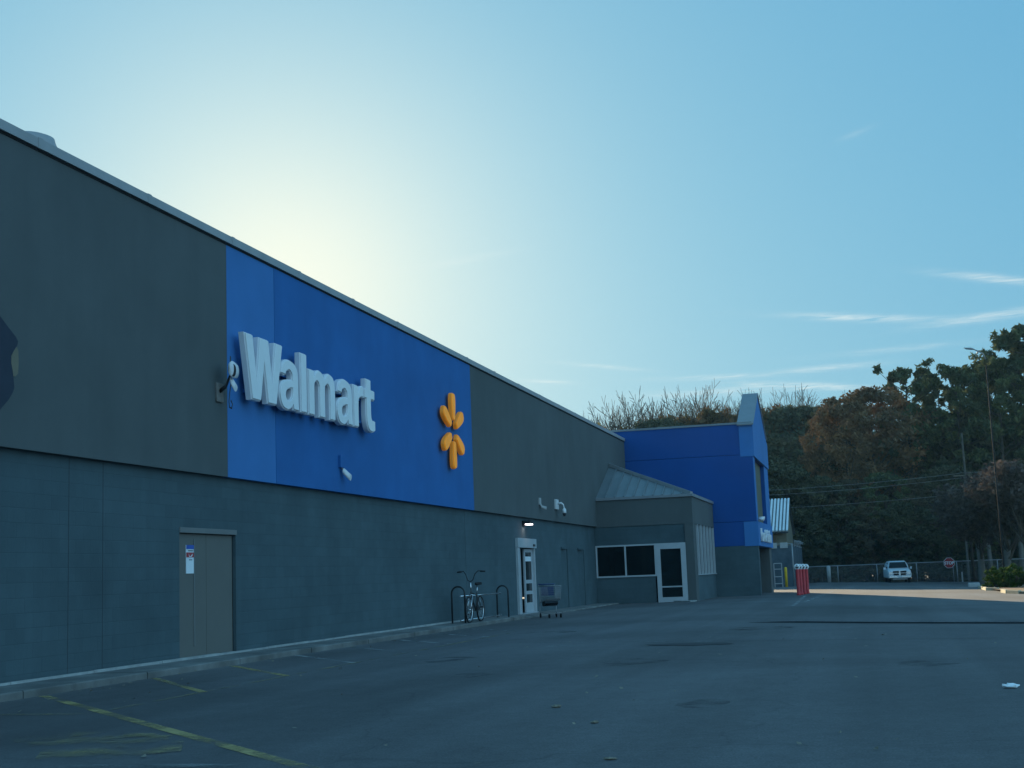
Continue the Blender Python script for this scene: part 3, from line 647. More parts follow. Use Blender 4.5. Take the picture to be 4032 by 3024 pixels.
# front wall with mullions
b = MB(); b.box(VX-0.14, VX-0.02, VY+0.9, VYE, -0.1, 1.05); P('front_wall', b, M['block'], ves)
b = MB()
yv = 58.0
for k in range(6):
    y0 = 58.05+k*1.2
    b.box(VX-0.16, VX+0.02, y0, y0+0.13, 1.09, 3.188); b.box(VX-0.15, VX-0.01, y0+0.32, y0+0.40, 1.09, 3.188)
b.box(VX-0.16, VX+0.03, 57.5, VYE, 1.05, 1.09)
fm = P('window', b, M['aluminium'], ves)
b = MB(); b.box(VX-0.09, VX-0.07, 57.5, VYE, 1.09, 3.188); PS('window_pane', b, M['glass'], fm)
b = MB(); b.box(-10.9, -7.2, 57.2, 64.2, 0.02, 0.06); b.box(-10.9, -7.2, 64.0, 64.2, 0.06, 4.2); P('interior_floor', b, M['void'], ves)
b = MB(); b.prism([(-7.9, 56.45), (-7.1, 55.5), (-6.95, 55.5), (-6.95, 56.45)], 'z', 0.0, 0.05); tag(b.build('door_step', M['kerb_edge']), 'pale concrete ramp edge at the vestibule door', 'step')

# ------------------------------------------------------------------ blue entrance tower
TX = -4.95; TY0 = 64.5; TY1 = 73.9
tw = empty('entrance_tower', (-8, 69, 0), label='tall blue entrance tower with a pointed gable parapet', cat='building')
def two(z0, z1, name, m, dx=0):
    b = MB(); b.box(-16, TX-0.6, TY0, TY1, z0, z1); return P(name, b, m, tw)
# core set back; face pieces in front
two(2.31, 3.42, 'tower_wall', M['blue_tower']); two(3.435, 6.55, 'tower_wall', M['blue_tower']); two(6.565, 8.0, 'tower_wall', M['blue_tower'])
b = MB(); b.box(-16, -9.0, TY0+0.003, TY1, -0.2, 2.30); b.box(-9.0, TX-0.003, TY0+0.003, TY0+0.6, -0.2, 2.30); b.box(-9.0, -5.6, TY1-1.3, TY1, -0.2, 2.3); P('tower_base', b, M['block'], tw)
b = MB(); b.box(-16.05, TX+0.05, TY0-0.05, TY1+0.05, 8.0, 8.09); P('coping', b, M['tower_coping'], tw)
# front face pieces (x from TX-0.6 to TX)
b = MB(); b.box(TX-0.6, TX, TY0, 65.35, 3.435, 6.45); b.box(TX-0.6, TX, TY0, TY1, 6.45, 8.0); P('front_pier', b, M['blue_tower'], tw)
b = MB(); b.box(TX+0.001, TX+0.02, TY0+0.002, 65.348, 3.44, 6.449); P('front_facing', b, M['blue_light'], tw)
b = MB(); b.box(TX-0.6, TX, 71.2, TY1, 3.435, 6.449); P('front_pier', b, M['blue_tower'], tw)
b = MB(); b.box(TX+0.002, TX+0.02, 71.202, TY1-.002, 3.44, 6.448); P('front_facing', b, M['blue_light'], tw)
b = MB(); b.box(TX-0.32, TX-0.18, 65.35, 71.2, 3.435, 6.45); P('clerestory_panel', b, M['clerestory'], tw)
b = MB(); b.box(TX-0.6, TX+0.06, TY0-0.02, TY1+0.1, 2.28, 3.42); lint = P('lintel', b, M['blue_light'], tw)
b = MB(); b.box(-5.55, -5.0, TY0+0.604, 65.75, -0.2, 2.275); P('entry_pier', b, M['grey_upper'], tw)
b = MB(); b.box(-5.55, -5.0, 72.4, TY1, -0.2, 2.275); P('entry_pier', b, M['grey_upper'], tw)
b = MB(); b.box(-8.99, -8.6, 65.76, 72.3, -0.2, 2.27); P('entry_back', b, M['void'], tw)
# gable parapet slab
b = MB()
gp = [(64.45, 6.46), (73.95, 6.46), (73.95, 7.72), (72.9, 7.98), (69.15, 9.85), (68.25, 9.85), (64.45, 7.98)]
gp = [(64.48, 6.46), (73.95, 6.46), (73.95, 7.75), (72.9, 8.02), (68.7, 9.85), (64.48, 7.96)]
b.prism(gp, 'x', TX-0.57, TX+0.08)
gab = P('gable', b, M['blue_light'], tw)
b = MB(); b.prism([(64.36, 7.93), (68.7, 9.875), (73.1, 7.98), (73.1, 8.06), (68.7, 9.95), (64.36, 8.0)], 'x', TX-0.64, TX+0.13); PS('gable_cap', b, M['tower_coping'], gab)
# lintel lettering
def text_obj(txt, size, m, parent, mtx, name='lettering', depth=0.02, bold=0.0, align='LEFT', sx=1.0):
    cu = bpy.data.curves.new(name, 'FONT'); cu.body = txt; cu.size = size; cu.extrude = depth/2; cu.offset = bold; cu.align_x = align
    tmp = bpy.data.objects.new('tmp', cu); C.objects.link(tmp); dg = bpy.context.evaluated_depsgraph_get()
    me = bpy.data.meshes.new_from_object(tmp.evaluated_get(dg)); bpy.data.objects.remove(tmp)
    if sx != 1.0:
        for v in me.vertices: v.co.x *= sx
    me.name = name; me.materials.clear(); me.materials.append(m)
    o = bpy.data.objects.new(name, me); C.objects.link(o); o.parent = parent; o.matrix_local = mtx
    return o
ls = empty('entrance_sign', (TX+0.08, 65.5, 2.52), label='white lettering on the blue lintel over the tower entrance', cat='sign')
Rm = Matrix(((0, 0, 1, 0), (1, 0, 0, 0), (0, 1, 0, 0), (0, 0, 0, 1)))
text_obj('Lawn & Garden', 0.85, M['white_sign'], ls, Matrix.Translation((0.03, 0, 0)) @ Rm, bold=0.018, depth=0.08, sx=1.18)
fl = empty('flood_light', (TX+0.02, 65.0, 3.45), label='twin white flood lights on the ledge above the blue lintel', cat='light')
for k in (0, 1):
    b = MB(); b.tube([(0.0, 0.1+k*0.5, 0.0), (0.05, 0.1+k*0.5, 0.1)], 0.02, 6); b.tube([(0.02, 0.05+k*0.5, 0.10+k*.06), (0.28, 0.10+k*0.5, 0.06+k*.06)], [0.05, 0.09], 10); b.build('lamp_head', M['cam_white'], fl)

# ------------------------------------------------------------------ garden centre behind the tower
gc = empty('garden_building', (-9, 111, 0), label='small gabled garden building with a pale ribbed metal roof', cat='building')
gx = -6.0  # garden building and fence scaled outward about the camera, baked into these values
b = MB(); b.prism([(106.6, -0.4), (115.5, -0.4), (115.5, 4.05), (111.1, 6.48), (106.6, 4.05)], 'x', -13, gx); P('wall', b, M['tan'], gc)
b = MB(); b.box(-8.2, -6.8, 106.5, 106.59, 2.1, 3.6); P('wall_panel', b, M['wood'], gc)
def slope(y0, z0, y1, z1, nm):
    up = Vector((0, -(z1-z0), (y1-y0))).normalized()*(1 if y1 > y0 else -1); x1 = gx+0.18
    b = MB(); b.add([(-13.2, y0, z0), (x1, y0, z0), (x1, y1, z1), (-13.2, y1, z1)], [(0, 1, 2, 3)]); o = P(nm, b, M['roofmetal'], gc)
    b = MB(); k = 0
    while x1-0.08-k*0.26 > -13.2:
        b.obox(Vector((x1-0.08-k*0.26, (y0+y1)/2, (z0+z1)/2))+up*0.05, 0.14, math.hypot(y1-y0, z1-z0), 0.10, Matrix.Rotation(math.atan2(z1-z0, y1-y0), 3, 'X')); k += 1
    b.build('roof_rib', M['roofmetal_pale'], o)
slope(106.0, 3.95, 111.1, 6.62, 'roof'); slope(116.2, 3.95, 111.1, 6.62, 'roof')
b = MB(); b.box(-13.2, gx+0.2, 105.9, 106.0, 3.80, 3.93); P('eave', b, M['dark_metal'], gc)

FXG = -5.55; FYG = 104.8
gf = empty('garden_fence', (FXG, FYG, 0), label='tall fabric covered garden fence behind the red bollards', cat='fence')
def fpost(x, y, h):
    b = MB(); b.tube([(x, y, gz(x, y)-0.1), (x, y, h)], 0.055, 8); return P('post', b, M['galv'], gf)
for x in (-11.4, -9.6, -7.9, -6.7, FXG): fpost(x, FYG, 3.0)
for y in (108.4, 111.9, 115.6, 119.0): fpost(FXG, y, 2.92)
b = MB(); b.box(-11.4, FXG-0.05, FYG-.07, FYG-.05, -0.2, 2.86); P('fabric_panel', b, M['mesh_fence'], gf)
b = MB(); b.box(FXG+.03, FXG+.05, FYG, 119.0, -0.35, 2.78); P('fabric_panel', b, M['mesh_fence'], gf)
b = MB(); b.tube([(-11.4, FYG, 2.97), (FXG, FYG, 2.97)], 0.035, 6); P('top_rail', b, M['galv'], gf)
b = MB(); b.tube([(FXG, FYG, 2.92), (FXG, 119, 2.85)], 0.035, 6); P('top_rail', b, M['galv'], gf)
random.seed(21)
for k in range(13):
    y = 106.5+k*0.95; a = random.uniform(-.15, .25)
    b = MB(); b.tube([(FXG, y, 2.85), (FXG+.08, y+a, 3.15+random.uniform(0, .22)), (FXG+.26, y+a*2, 3.1+random.uniform(-.25, .2))], 0.035, 5)
    P('barbed_arm', b, M['galv'], gf)
for k, (x0, w) in enumerate(((-7.05, .40), (-6.42, .33), (-6.1, .25))):
    b = MB(); b.box(0, w, 0, 0.03, 0, 0.42); b.box(0.03, w-0.03, -0.004, 0, 0.05, 0.37)
    tag(b.build('garden_placard', M['post_grey'], loc=(x0, FYG-.15, 2.66)), ['widest pale placard on the garden fence, next to the tower', 'middle small pale placard on the garden fence', 'narrowest pale placard on the garden fence'][k], 'placard', 'placards on the garden fence')
# wire shelf rack
rk = empty('shelf_rack', (-6.55, 102.6, gz(-6.5, 102.6)), label='open metal shelf rack standing left of the yellow bollard', cat='rack')
for x in (-0.28, 0.28):
    for y in (-0.25, 0.25):
        b = MB(); b.box(x-0.025, x+0.025, y-0.025, y+0.025, 0, 1.75); b.build('upright', M['galv'], rk)
for z in (0.25, 0.75, 1.3, 1.72):
    b = MB(); b.box(-0.26, 0.26, -0.28, 0.28, z, z+0.05); b.build('shelf', M['post_grey'], rk)

# bollards
def disc(c, r, t, m_, nm, par):
    b = MB(); b.lathe([(0.001, -t/2), (r*0.96, -t/2), (r, -t/4), (r, t/4), (r*0.96, t/2), (0.001, t/2)], c, 28, Matrix.Rotation(PI/2, 3, 'X')); return b.build(nm, m_, par)
proto = None
pos = [(-3.18, 63.2), (-3.12, 64.5), (-3.04, 65.9), (-2.96, 67.2)]
lab = ['nearest red bollard with a white arrow disc', 'second red bollard with a white disc', 'third red bollard with a white disc', 'farthest red bollard with a white disc']
for i, (x, y) in enumerate(pos):
    if proto is None:
        proto = empty('red_bollard', (x, y, gz(x, y)), group='row of red bollards by the tower', cat='bollard')
        b = MB(); b.lathe([(0.10, 0.0), (0.10, 0.05), (0.08, 0.07), (0.08, 1.10), (0.07, 1.16), (0.001, 1.18)], (0, 0, 0), 20); b.build('sleeve', M['red'], proto)
        b = MB(); b.tube([(0, 0, 1.1), (0, 0, 1.22)], 0.03, 8); b.build('stem', M['post_grey'], proto)
        dk = disc((0, -0.03, 1.27), 0.135, 0.04, M['white_sign'], 'sign_disc', proto)
        b = MB(); b.prism([(-0.02, 1.36), (0.02, 1.36), (0.02, 1.26), (0.09, 1.29), (0.06, 1.22), (0.0, 1.17), (-0.06, 1.22), (-0.09, 1.29), (-0.02, 1.26)], 'y', -0.058, -0.052); b.build('arrow', M['print_dark'], dk)
        o = proto
    else:
        o = copy_tree(proto); o.location = (x, y, gz(x, y))
    o['label'] = lab[i]
yb = empty('yellow_bollard', (-6.02, 103.0, gz(-6, 103)), label='yellow steel bollard behind the red bollards', cat='bollard')
b = MB(); b.lathe([(0.10, 0), (0.10, 1.38), (0.08, 1.44), (0.001, 1.46)], (0, 0, 0), 18); b.build('pipe', M['yellow'], yb)
gb = empty('grey_bollard', (-3.5, 123.0, -0.25), label='thick grey post alone in front of the chain link fence', cat='bollard')
b = MB(); b.lathe([(0.15, 0), (0.16, 0.9), (0.17, 1.35), (0.12, 1.45), (0.001, 1.47)], (0, 0, 0), 18); b.build('post', M['post_grey'], gb)

# ------------------------------------------------------------------ chain link fence
cf = empty('chain_link_fence', (0, 126.7, 0), label='long low chain link fence in front of the woods', cat='fence')
def chain_mat():
    m = bpy.data.materials.new('chain_link'); m.use_nodes = True; nt = m.node_tree; N = nt.nodes; L = nt.links
    p = N['Principled BSDF']; p.inputs['Base Color'].default_value = (0.20, 0.21, 0.22, 1); p.inputs['Roughness'].default_value = 0.5; p.inputs['Metallic'].default_value = 0.4
    tc = N.new('ShaderNodeTexCoord'); sx = N.new('ShaderNodeSeparateXYZ'); L.new(tc.outputs['Object'], sx.inputs[0])
    fac = None
    for sgn in (1, -1):
        a = N.new('ShaderNodeMath'); a.operation = 'MULTIPLY_ADD'; a.inputs[1].default_value = sgn; L.new(sx.outputs['Z'], a.inputs[0]); L.new(sx.outputs['X'], a.inputs[2])
        w = N.new('ShaderNodeMath'); w.operation = 'PINGPONG'; w.inputs[1].default_value = 0.04; L.new(a.outputs[0], w.inputs[0])
        l = N.new('ShaderNodeMath'); l.operation = 'LESS_THAN'; l.inputs[1].default_value = 0.0035; L.new(w.outputs[0], l.inputs[0])
        if fac is None: fac = l
        else:
            mx = N.new('ShaderNodeMath'); mx.operation = 'MAXIMUM'; L.new(fac.outputs[0], mx.inputs[0]); L.new(l.outputs[0], mx.inputs[1]); fac = mx
    L.new(fac.outputs[0], p.inputs['Alpha'])
    return m
FX = [-30+3.4*k for k in range(20)]
for x in FX:
    b = MB(); b.tube([(x, 0, gz(x, 126)-0.2), (x, 0, 1.18)], 0.045, 6); o = b.build('post', M['galv'], cf)
b = MB(); b.tube([(FX[0], 0, 1.19), (FX[-1], 0, 1.19)], 0.04, 6); b.build('top_rail', M['galv'], cf)
b = MB(); b.box(FX[0], FX[-1], -0.006, -0.002, -0.5, 1.18); b.build('mesh', chain_mat(), cf)

# stop sign
st = empty('stop_sign', (6.66, 124.4, gz(6.66, 124.4)), rz=math.radians(4), label='red octagonal stop sign before the chain link fence', cat='sign')
zc = 1.08-gz(6.66, 124.4)
oc = lambda r: [(r*math.cos(PI/8+k*PI/4), zc+r*math.sin(PI/8+k*PI/4)) for k in range(8)]
b = MB(); b.prism(oc(0.48), 'y', -0.012, 0.012); pl = b.build('sign_plate', M['paper'], st)
b = MB(); b.prism(oc(0.45), 'y', -0.018, -0.0125); fc = b.build('red_face', M['print_red'], st)
Rs = Matrix(((1, 0, 0, 0), (0, 0, -1, 0), (0, 1, 0, 0), (0, 0, 0, 1)))
text_obj('STOP', 0.36, M['paper'], fc, Matrix.Translation((0, -0.023, zc-0.13)) @ Rs, bold=0.012, depth=0.006, align='CENTER', sx=0.92)
b = MB(); b.tube([(0.30, 0.05, 0), (0.30, 0.05, zc+0.1)], 0.035, 6); b.tube([(0, 0.05, zc), (0.3, 0.05, zc)], 0.02, 6); b.build('post', M['galv'], st)
mp_ = empty('marker_post', (7.62, 124.0, gz(7.6, 124)), label='short pale marker post right of the stop sign', cat='post')
b = MB(); b.box(-0.06, 0.06, -0.05, 0.05, 0, 0.85); b.build('stake', M['post_grey'], mp_, 0.01)

# ------------------------------------------------------------------ pickup truck (front towards the camera)
def loft(b, secs, smooth=False):
    n = len(secs[0]); vs = [p for s_ in secs for p in s_]; fs = []
    for i in range(len(secs)-1):
        for j in range(n): fs.append((i*n+j, i*n+(j+1) % n, (i+1)*n+(j+1) % n, (i+1)*n+j))
    fs.append(tuple(reversed(range(n)))); fs.append(tuple((len(secs)-1)*n+j for j in range(n)))
    return b.add(vs, fs, smooth)
def sect(y, z0, z1, w0, w1, r=0.12):
    return [(-w0, y, z0), (w0, y, z0), (w0, y, (z0+z1)/2), (w1, y, z1-r), (w1-r, y, z1), (-w1+r, y, z1), (-w1, y, z1-r), (-w0, y, (z0+z1)/2)]
trk = empty('pickup_truck', (2.40, 120.4, gz(2.4, 120)-0.02), rz=math.radians(3), label='white pickup truck parked facing the camera by the fence', cat='truck')
b = MB(); loft(b, [sect(0.0, 0.50, 0.98, 0.90, 0.84), sect(0.25, 0.45, 1.12, 0.98, 0.93), sect(1.45, 0.45, 1.20, 0.99, 0.95), sect(5.6, 0.45, 1.22, 0.99, 0.97)]); bd = b.build('body', M['truck_white'], trk, 0.03)
b = MB(); loft(b, [sect(1.35, 1.17, 1.22, 0.86, 0.84, .03), sect(2.05, 1.17, 1.78, 0.86, 0.70, .08), sect(2.5, 1.17, 1.86, 0.86, 0.72, .1), sect(5.4, 1.17, 1.84, 0.88, 0.74, .1)]); cab = b.build('cab', M['truck_white'], trk, 0.02)
b = MB(); b.add([(-.78, 1.36, 1.235), (.78, 1.36, 1.235), (.64, 1.96, 1.72), (-.64, 1.96, 1.72)], [(0, 1, 2, 3)]); b.v = [(x, y-0.03, z+0.025) for x, y, z in b.v]; b.build('windshield', M['glass'], trk)
for sgn in (-1, 1):
    b = MB(); b.add([(sgn*.885, 1.7, 1.25), (sgn*.885, 4.9, 1.25), (sgn*.77, 4.8, 1.70), (sgn*.775, 2.2, 1.70)], [(0, 1, 2, 3)]); b.build('side_window', M['glass'], trk)
    b = MB(); b.box(sgn*1.0-0.02-0.1*(sgn > 0)*0, sgn*1.0+0.02, 1.6, 1.75, 1.15, 1.25); b.box(min(sgn*1.02, sgn*1.2), max(sgn*1.02, sgn*1.15), 1.62, 1.70, 1.14, 1.34); b.build('mirror', M['truck_white'], trk)
    b = MB(); b.box(min(sgn*.58, sgn*.88), max(sgn*.58, sgn*.88), -0.03, 0.02, 0.72, 0.93); b.build('headlight', M['chrome'], trk, 0.01)
    b = MB(); b.box(min(sgn*.06, sgn*.54), max(sgn*.06, sgn*.54), -0.035, 0.01, 0.84, 1.0); b.box(min(sgn*.08, sgn*.50), max(sgn*.08, sgn*.50), -0.035, 0.01, 0.64, 0.80); b.build('grille', M['dark_gap'], trk, 0.01)
b = MB(); b.box(-.58, .58, -0.05, 0.0, 0.80, 0.84); b.box(-.06, .06, -0.055, 0.0, 0.62, 1.04); b.box(-.58, .58, -.05, 0, 1.0, 1.03); b.build('grille_bar', M['chrome'], trk)
b = MB(); loft(b, [[(-.96, -.02, .42), (.96, -.02, .42), (.96, -.02, .60), (-.96, -.02, .60)], [(-.88, -.14, .43), (.88, -.14, .43), (.88, -.14, .59), (-.88, -.14, .59)]]); b.build('bumper', M['chrome'], trk, 0.01)
b = MB(); b.box(-.6, .6, -.06, 0.05, .27, .40); b.build('air_dam', M['post_grey'], trk, 0.02)
b = MB(); b.box(-.16, .16, -.155, -.145, .45, .57); b.build('number_plate', M['paper'], trk)
for x in (-.82, .82):
    for y in (1.0, 4.4):
        b = MB(); b.lathe([(.25, -.13), (.36, -.12), (.38, -.05), (.38, .05), (.36, .12), (.25, .13)], (x, y, .38), 24, Matrix.Rotation(PI/2, 3, 'Y')); wh = b.build('wheel', M['rubber'], trk)
        b = MB(); b.lathe([(.001, -.09), (.24, -.1), (.24, .1), (.001, .09)], (x, y, .38), 20, Matrix.Rotation(PI/2, 3, 'Y')); b.build('rim', M['chrome'], wh)

# ------------------------------------------------------------------ bicycle, facing the camera, in the rack
bk = empty('bicycle', (-10.36, 35.1, 0.1), label='parked bicycle with high swept handlebars facing the camera in the rack', cat='bicycle')
def wheel(y, R=0.33):
    b = MB(); pts = [(0, y+R*math.cos(t), R+0.01+R*math.sin(t)) for t in [2*PI*k/28 for k in range(29)]]; b.tube(pts, 0.024, 8, cap=False); w = b.build('wheel', M['rubber'], bk)
    b = MB(); pts = [(0, y+(R-.035)*math.cos(t), R+0.01+(R-.035)*math.sin(t)) for t in [2*PI*k/28 for k in range(29)]]; b.tube(pts, 0.012, 6, cap=False); b.build('rim', M['chrome'], w)
    b = MB()
    for k in range(14):
        t = 2*PI*k/14; b.tube([(0.03*(-1)**k, y, R+0.01), (0, y+(R-.04)*math.cos(t), R+0.01+(R-.04)*math.sin(t))], 0.0025, 4)
    b.tube([(-.05, y, R+.01), (.05, y, R+.01)], 0.02, 8); b.build('spoke', M['chrome'], w)
wheel(0.0); wheel(1.08)
b = MB()
for p, q, r in (((0, .22, .80), (0, .27, .66), .022), ((0, .27, .68), (0, .62, .30), .020), ((0, .23, .78), (0, .78, .72), .018), ((0, .62, .30), (0, .80, .78), .018)): b.tube([p, q], r, 8)
for sx in (-.05, .05):
    b.tube([(0, .78, .70), (sx, 1.08, .34)], .010, 6); b.tube([(0, .62, .30), (sx, 1.08, .34)], .011, 6)
b.build('frame', M['dark_metal'], bk)
b = MB()
for sx in (-.05, .05): b.tube([(sx*0.8, .20, .72), (sx, .06, .5), (sx, 0, .34)], .013, 6)
b.tube([(-.05, .2, .73), (.05, .2, .73)], .014, 6); b.build('fork', M['chrome'], bk)
b = MB(); b.tube([(0, .22, .78), (0, .19, 1.06)], .017, 8); b.build('stem', M['chrome'], bk)
b = MB(); b.tube([(-.38, .30, 1.33), (-.20, .24, 1.36), (-.13, .20, 1.28), (-.07, .18, 1.12), (0, .18, 1.07), (.07, .18, 1.12), (.13, .20, 1.28), (.20, .24, 1.36), (.38, .30, 1.35)], .013, 8); hb = b.build('handlebar', M['dark_metal'], bk)
for sg in (-1, 1):
    b = MB(); b.tube([(sg*.26, .26, 1.35), (sg*.39, .305, 1.34)], .021, 8); b.build('grip', M['rubber'], hb)
b = MB(); b.tube([(0, .78, .72), (0, .82, .98)], .013, 8); b.build('seat_post', M['chrome'], bk)
b = MB(); loft(b, [[(-.02, .68, 1.0), (.02, .68, 1.0), (.02, .68, 1.03), (-.02, .68, 1.03)], [(-.06, .84, .98), (.06, .84, .98), (.06, .84, 1.04), (-.06, .84, 1.04)], [(-.11, .95, .99), (.11, .95, .99), (.10, .95, 1.06), (-.10, .95, 1.06)]]); b.build('saddle', M['rubber'], bk, 0.015)
b = MB(); b.tube([(-.14, .55, .22), (-.05, .62, .30), (.05, .62, .30), (.14, .69, .40)], .011, 6); b.box(-.2, -.11, .5, .6, .2, .225); b.box(.11, .2, .64, .74, .39, .415); b.build('pedal', M['dark_metal'], bk)
# rack
br = empty('bike_rack', (-10.58, 37.0, 0.1), label='low tubular bike rack with two hoops against the block wall', cat='bike rack')
def hoop(y, x0, x1, h):
    r = (x1-x0)/2; c = (x0+x1)/2
    pts = [(x0, y, 0)] + [(c-r*math.cos(t), y, h-r+r*math.sin(t)) for t in rng(0, PI, 10)] + [(x1, y, 0)]
    b = MB(); b.tube(pts, 0.024, 8); return b.build('hoop', M['galv'] if False else M['dark_metal'], br)
hoop(-1.95, -.24, .12, .96); hoop(2.25, -.14, .20, .92)
b = MB(); b.tube([(-0.02, -1.93, .70), (-.02, 2.23, .70)], .022, 8); b.build('rail', M['chrome'], br)
b = MB(); b.tube([(-0.02, -1.93, .06), (-.02, 2.23, .06)], .022, 8); b.build('rail', M['chrome'], br)
for y in (-1.0, -0.2):
    b = MB(); b.tube([(-.02, y, .06), (-.02, y, .70)], .014, 6); b.build('upright', M['galv'], br)

# ------------------------------------------------------------------ shopping cart
ct = empty('shopping_cart', (-9.42, 40.7, 0.0), rz=math.radians(-62), label='empty wire shopping cart standing by the sliding door', cat='shopping cart')
# local: handle at -x, front at +x
def bx(t, s_, z):   # basket cross-section interpolation
    pass
bas = MB()
L0, L1 = -.42, .42
def bw(x, z): return (.27-.05*(x-L0)/(L1-L0))*(0.82+0.18*(z-.5)/.45)
for k in range(15):
    x = L0+(L1-L0)*k/14; zb = .48+.10*(x-L0)/(L1-L0)
    bas.tube([(x, -bw(x, .95), .95), (x, -bw(x, zb), zb), (x, bw(x, zb), zb), (x, bw(x, .95), .95)], .0045, 4)
for k in range(8):
    z = .55+.4*k/7
    bas.tube([(L0, -bw(L0, z), z), (L1, -bw(L1, z), max(z, .6)), (L1, bw(L1, z), max(z, .6)), (L0, bw(L0, z), z), (L0, -bw(L0, z), z)], .004 if k < 7 else .011, 4)
for k in range(9):
    w = -.21+.42*k/8; bas.tube([(L0, w, .48), (L1, w*.8, .58)], .004, 4)
bas.build('basket', M['galv'], ct)
b = MB()
for s_ in (-1, 1):
    b.tube([(-.5, s_*.25, 1.0), (-.42, s_*.26, .92), (-.36, s_*.25, .5), (-.40, s_*.26, .16), (.42, s_*.19, .14)], .014, 6)
    b.tube([(-.36, s_*.25, .46), (.34, s_*.2, .56)], .012, 6)
b.tube([(.42, -.19, .14), (.42, .19, .14)], .012, 6)
b.build('chassis', M['galv'], ct)
b = MB(); b.tube([(-.5, -.27, 1.0), (-.5, .27, 1.0)], .022, 8); b.build('handle', M['cart_blue'], ct)
b = MB(); b.box(-.41, -.39, -.2, .2, .66, .93); b.build('child_seat_flap', M['cart_blue'], ct)
b = MB(); b.prism([(-.36, .46), (.0, .50), (.1, .44), (-.05, .36), (-.30, .34)], 'y', -.2, .2); b.build('under_shelf', M['dark_metal'], ct)
for x, y in ((-.38, .25), (-.38, -.25), (.40, .18), (.40, -.18)):
    b = MB(); b.lathe([(.02, -.018), (.062, -.016), (.064, 0), (.062, .016), (.02, .018)], (x, y, .064), 14, Matrix.Rotation(PI/2, 3, 'X')); b.tube([(x, y, .07), (x, y, .15)], .015, 6); b.build('caster', M['rubber'], ct)

# ------------------------------------------------------------------ street lamp, power lines
sl = empty('street_lamp', (7.6, 85.0, gz(7.6, 85)), label='tall thin street lamp with a curved arm reaching above the pines', cat='street lamp')
gzl = gz(7.6, 85)
b = MB(); b.tube([(0, 0, 0), (-.02, 0, 6), (-.02, 0, 13.2)], [.06, .045, .035], 8); b.build('pole', M['dark_gap'], sl)
b = MB(); b.tube([(-.02, 0, 13.1-gzl), (-.15, 0, 13.45-gzl), (-.40, 0, 13.62-gzl), (-.72, 0, 13.78-gzl)], [.045, .04, .035, .03], 8); b.build('arm', M['galv'], sl)
b = MB(); b.tube([(-.66, 0, 13.76-gzl), (-.8, 0, 13.80-gzl), (-1.05, 0, 13.83-gzl), (-1.2, 0, 13.88-gzl)], [.05, .075, .06, .02], 10); b.tube([(-.42, 0, 13.6-gzl), (-.46, 0, 13.48-gzl)], .05, 8); b.build('lamp_head', M['galv'], sl)
up = empty('utility_pole', (8.6, 124.6, gz(8.6, 124)), label='wooden utility pole half hidden by trees behind the stop sign', cat='utility pole')
b = MB(); b.tube([(0, 0, 0), (0, 0, 12.9)], [.13, .08], 8); b.build('pole', M['bark'], up)
b = MB(); b.box(-1.0, 1.0, -.06, .06, 9.1, 9.22); b.build('crossarm', M['wood'], up)
def wire(pts, label):
    b = MB(); b.tube(pts, 0.011, 5); return tag(b.build('power_line', M['coping']), label, 'power line', 'power lines in front of the woods')
def sagw(x0, z0, x1, z1, y, sag, lab):
    wire([(x0+(x1-x0)*t, y, z0+(z1-z0)*t-sag*4*t*(1-t)) for t in rng(0, 1, 16)], lab)
sagw(-28, 8.9, 8.6, 8.8, 124.6, 0.7, 'upper thin power line crossing in front of the woods')
sagw(8.6, 8.8, 42, 9.5, 124.6, 0.4, 'power line continuing right of the utility pole')
sagw(-28, 8.55, 8.6, 8.4, 124.8, 0.75, 'middle thin power line crossing in front of the woods')
sagw(-28, 7.0, 8.6, 7.0, 125.0, 0.5, 'lowest thin power line crossing in front of the woods')

# ------------------------------------------------------------------ planted island at the right
isl = [(6.05, 65.2), (5.95, 76.0), (6.3, 84), (8, 90), (22, 92), (22, 62), (7.0, 63.0)]
b = MB(); b.add([(x, y, gz(x, y)+0.10) for x, y in isl], [tuple(range(len(isl)))]); tag(b.build('planting_bed', M['mulch'], fixn=False), 'brown mulch planting bed at the right edge', 'planting bed', kind='structure')
def kerbseg(p, q, lab, dz=0.16):
    p = Vector((*p, 0)); q = Vector((*q, 0)); d = (q-p).normalized(); s = Vector((-d.y, d.x, 0))*0.09
    vs = []
    for c in (p-s, p+s, q+s, q-s):
        vs.append((c.x, c.y, gz(c.x, c.y)-0.1))
    for c in (p-s*.8, p+s*.8, q+s*.8, q-s*.8): vs.append((c.x, c.y, gz(c.x, c.y)+dz))
    b = MB(); b.add(vs, [(0, 3, 2, 1), (4, 5, 6, 7), (0, 1, 5, 4), (1, 2, 6, 5), (2, 3, 7, 6), (3, 0, 4, 7)])
    tag(b.build('island_kerb', M['island_kerb'], bevel=0.02), lab, 'kerb', 'kerbs of the planting bed', kind='structure')
kerbseg((5.80, 75.0), (6.25, 74.0), 'pale kerb block at the far end of the bed edge')
kerbseg((5.80, 75.1), (6.1, 84.5), 'kerb along the far edge of the planting bed')
kerbseg((5.95, 65.6), (6.35, 64.6), 'pale kerb block at the near end of the bed edge')
kerbseg((5.93, 65.8), (5.95, 68.5), 'kerb along the near edge of the planting bed')
kerbseg((6.4, 64.5), (21, 62.3), 'kerb on the front edge of the planting bed', 0.12)
b = MB(); b.box(-0.35, 0.35, -0.25, 0.25, 0, 0.28); tag(b.build('concrete_block', M['post_grey'], bevel=0.04, loc=(6.35, 92.5, gz(6.3, 92.5))), 'small pale concrete block left of the planting bed', 'block')

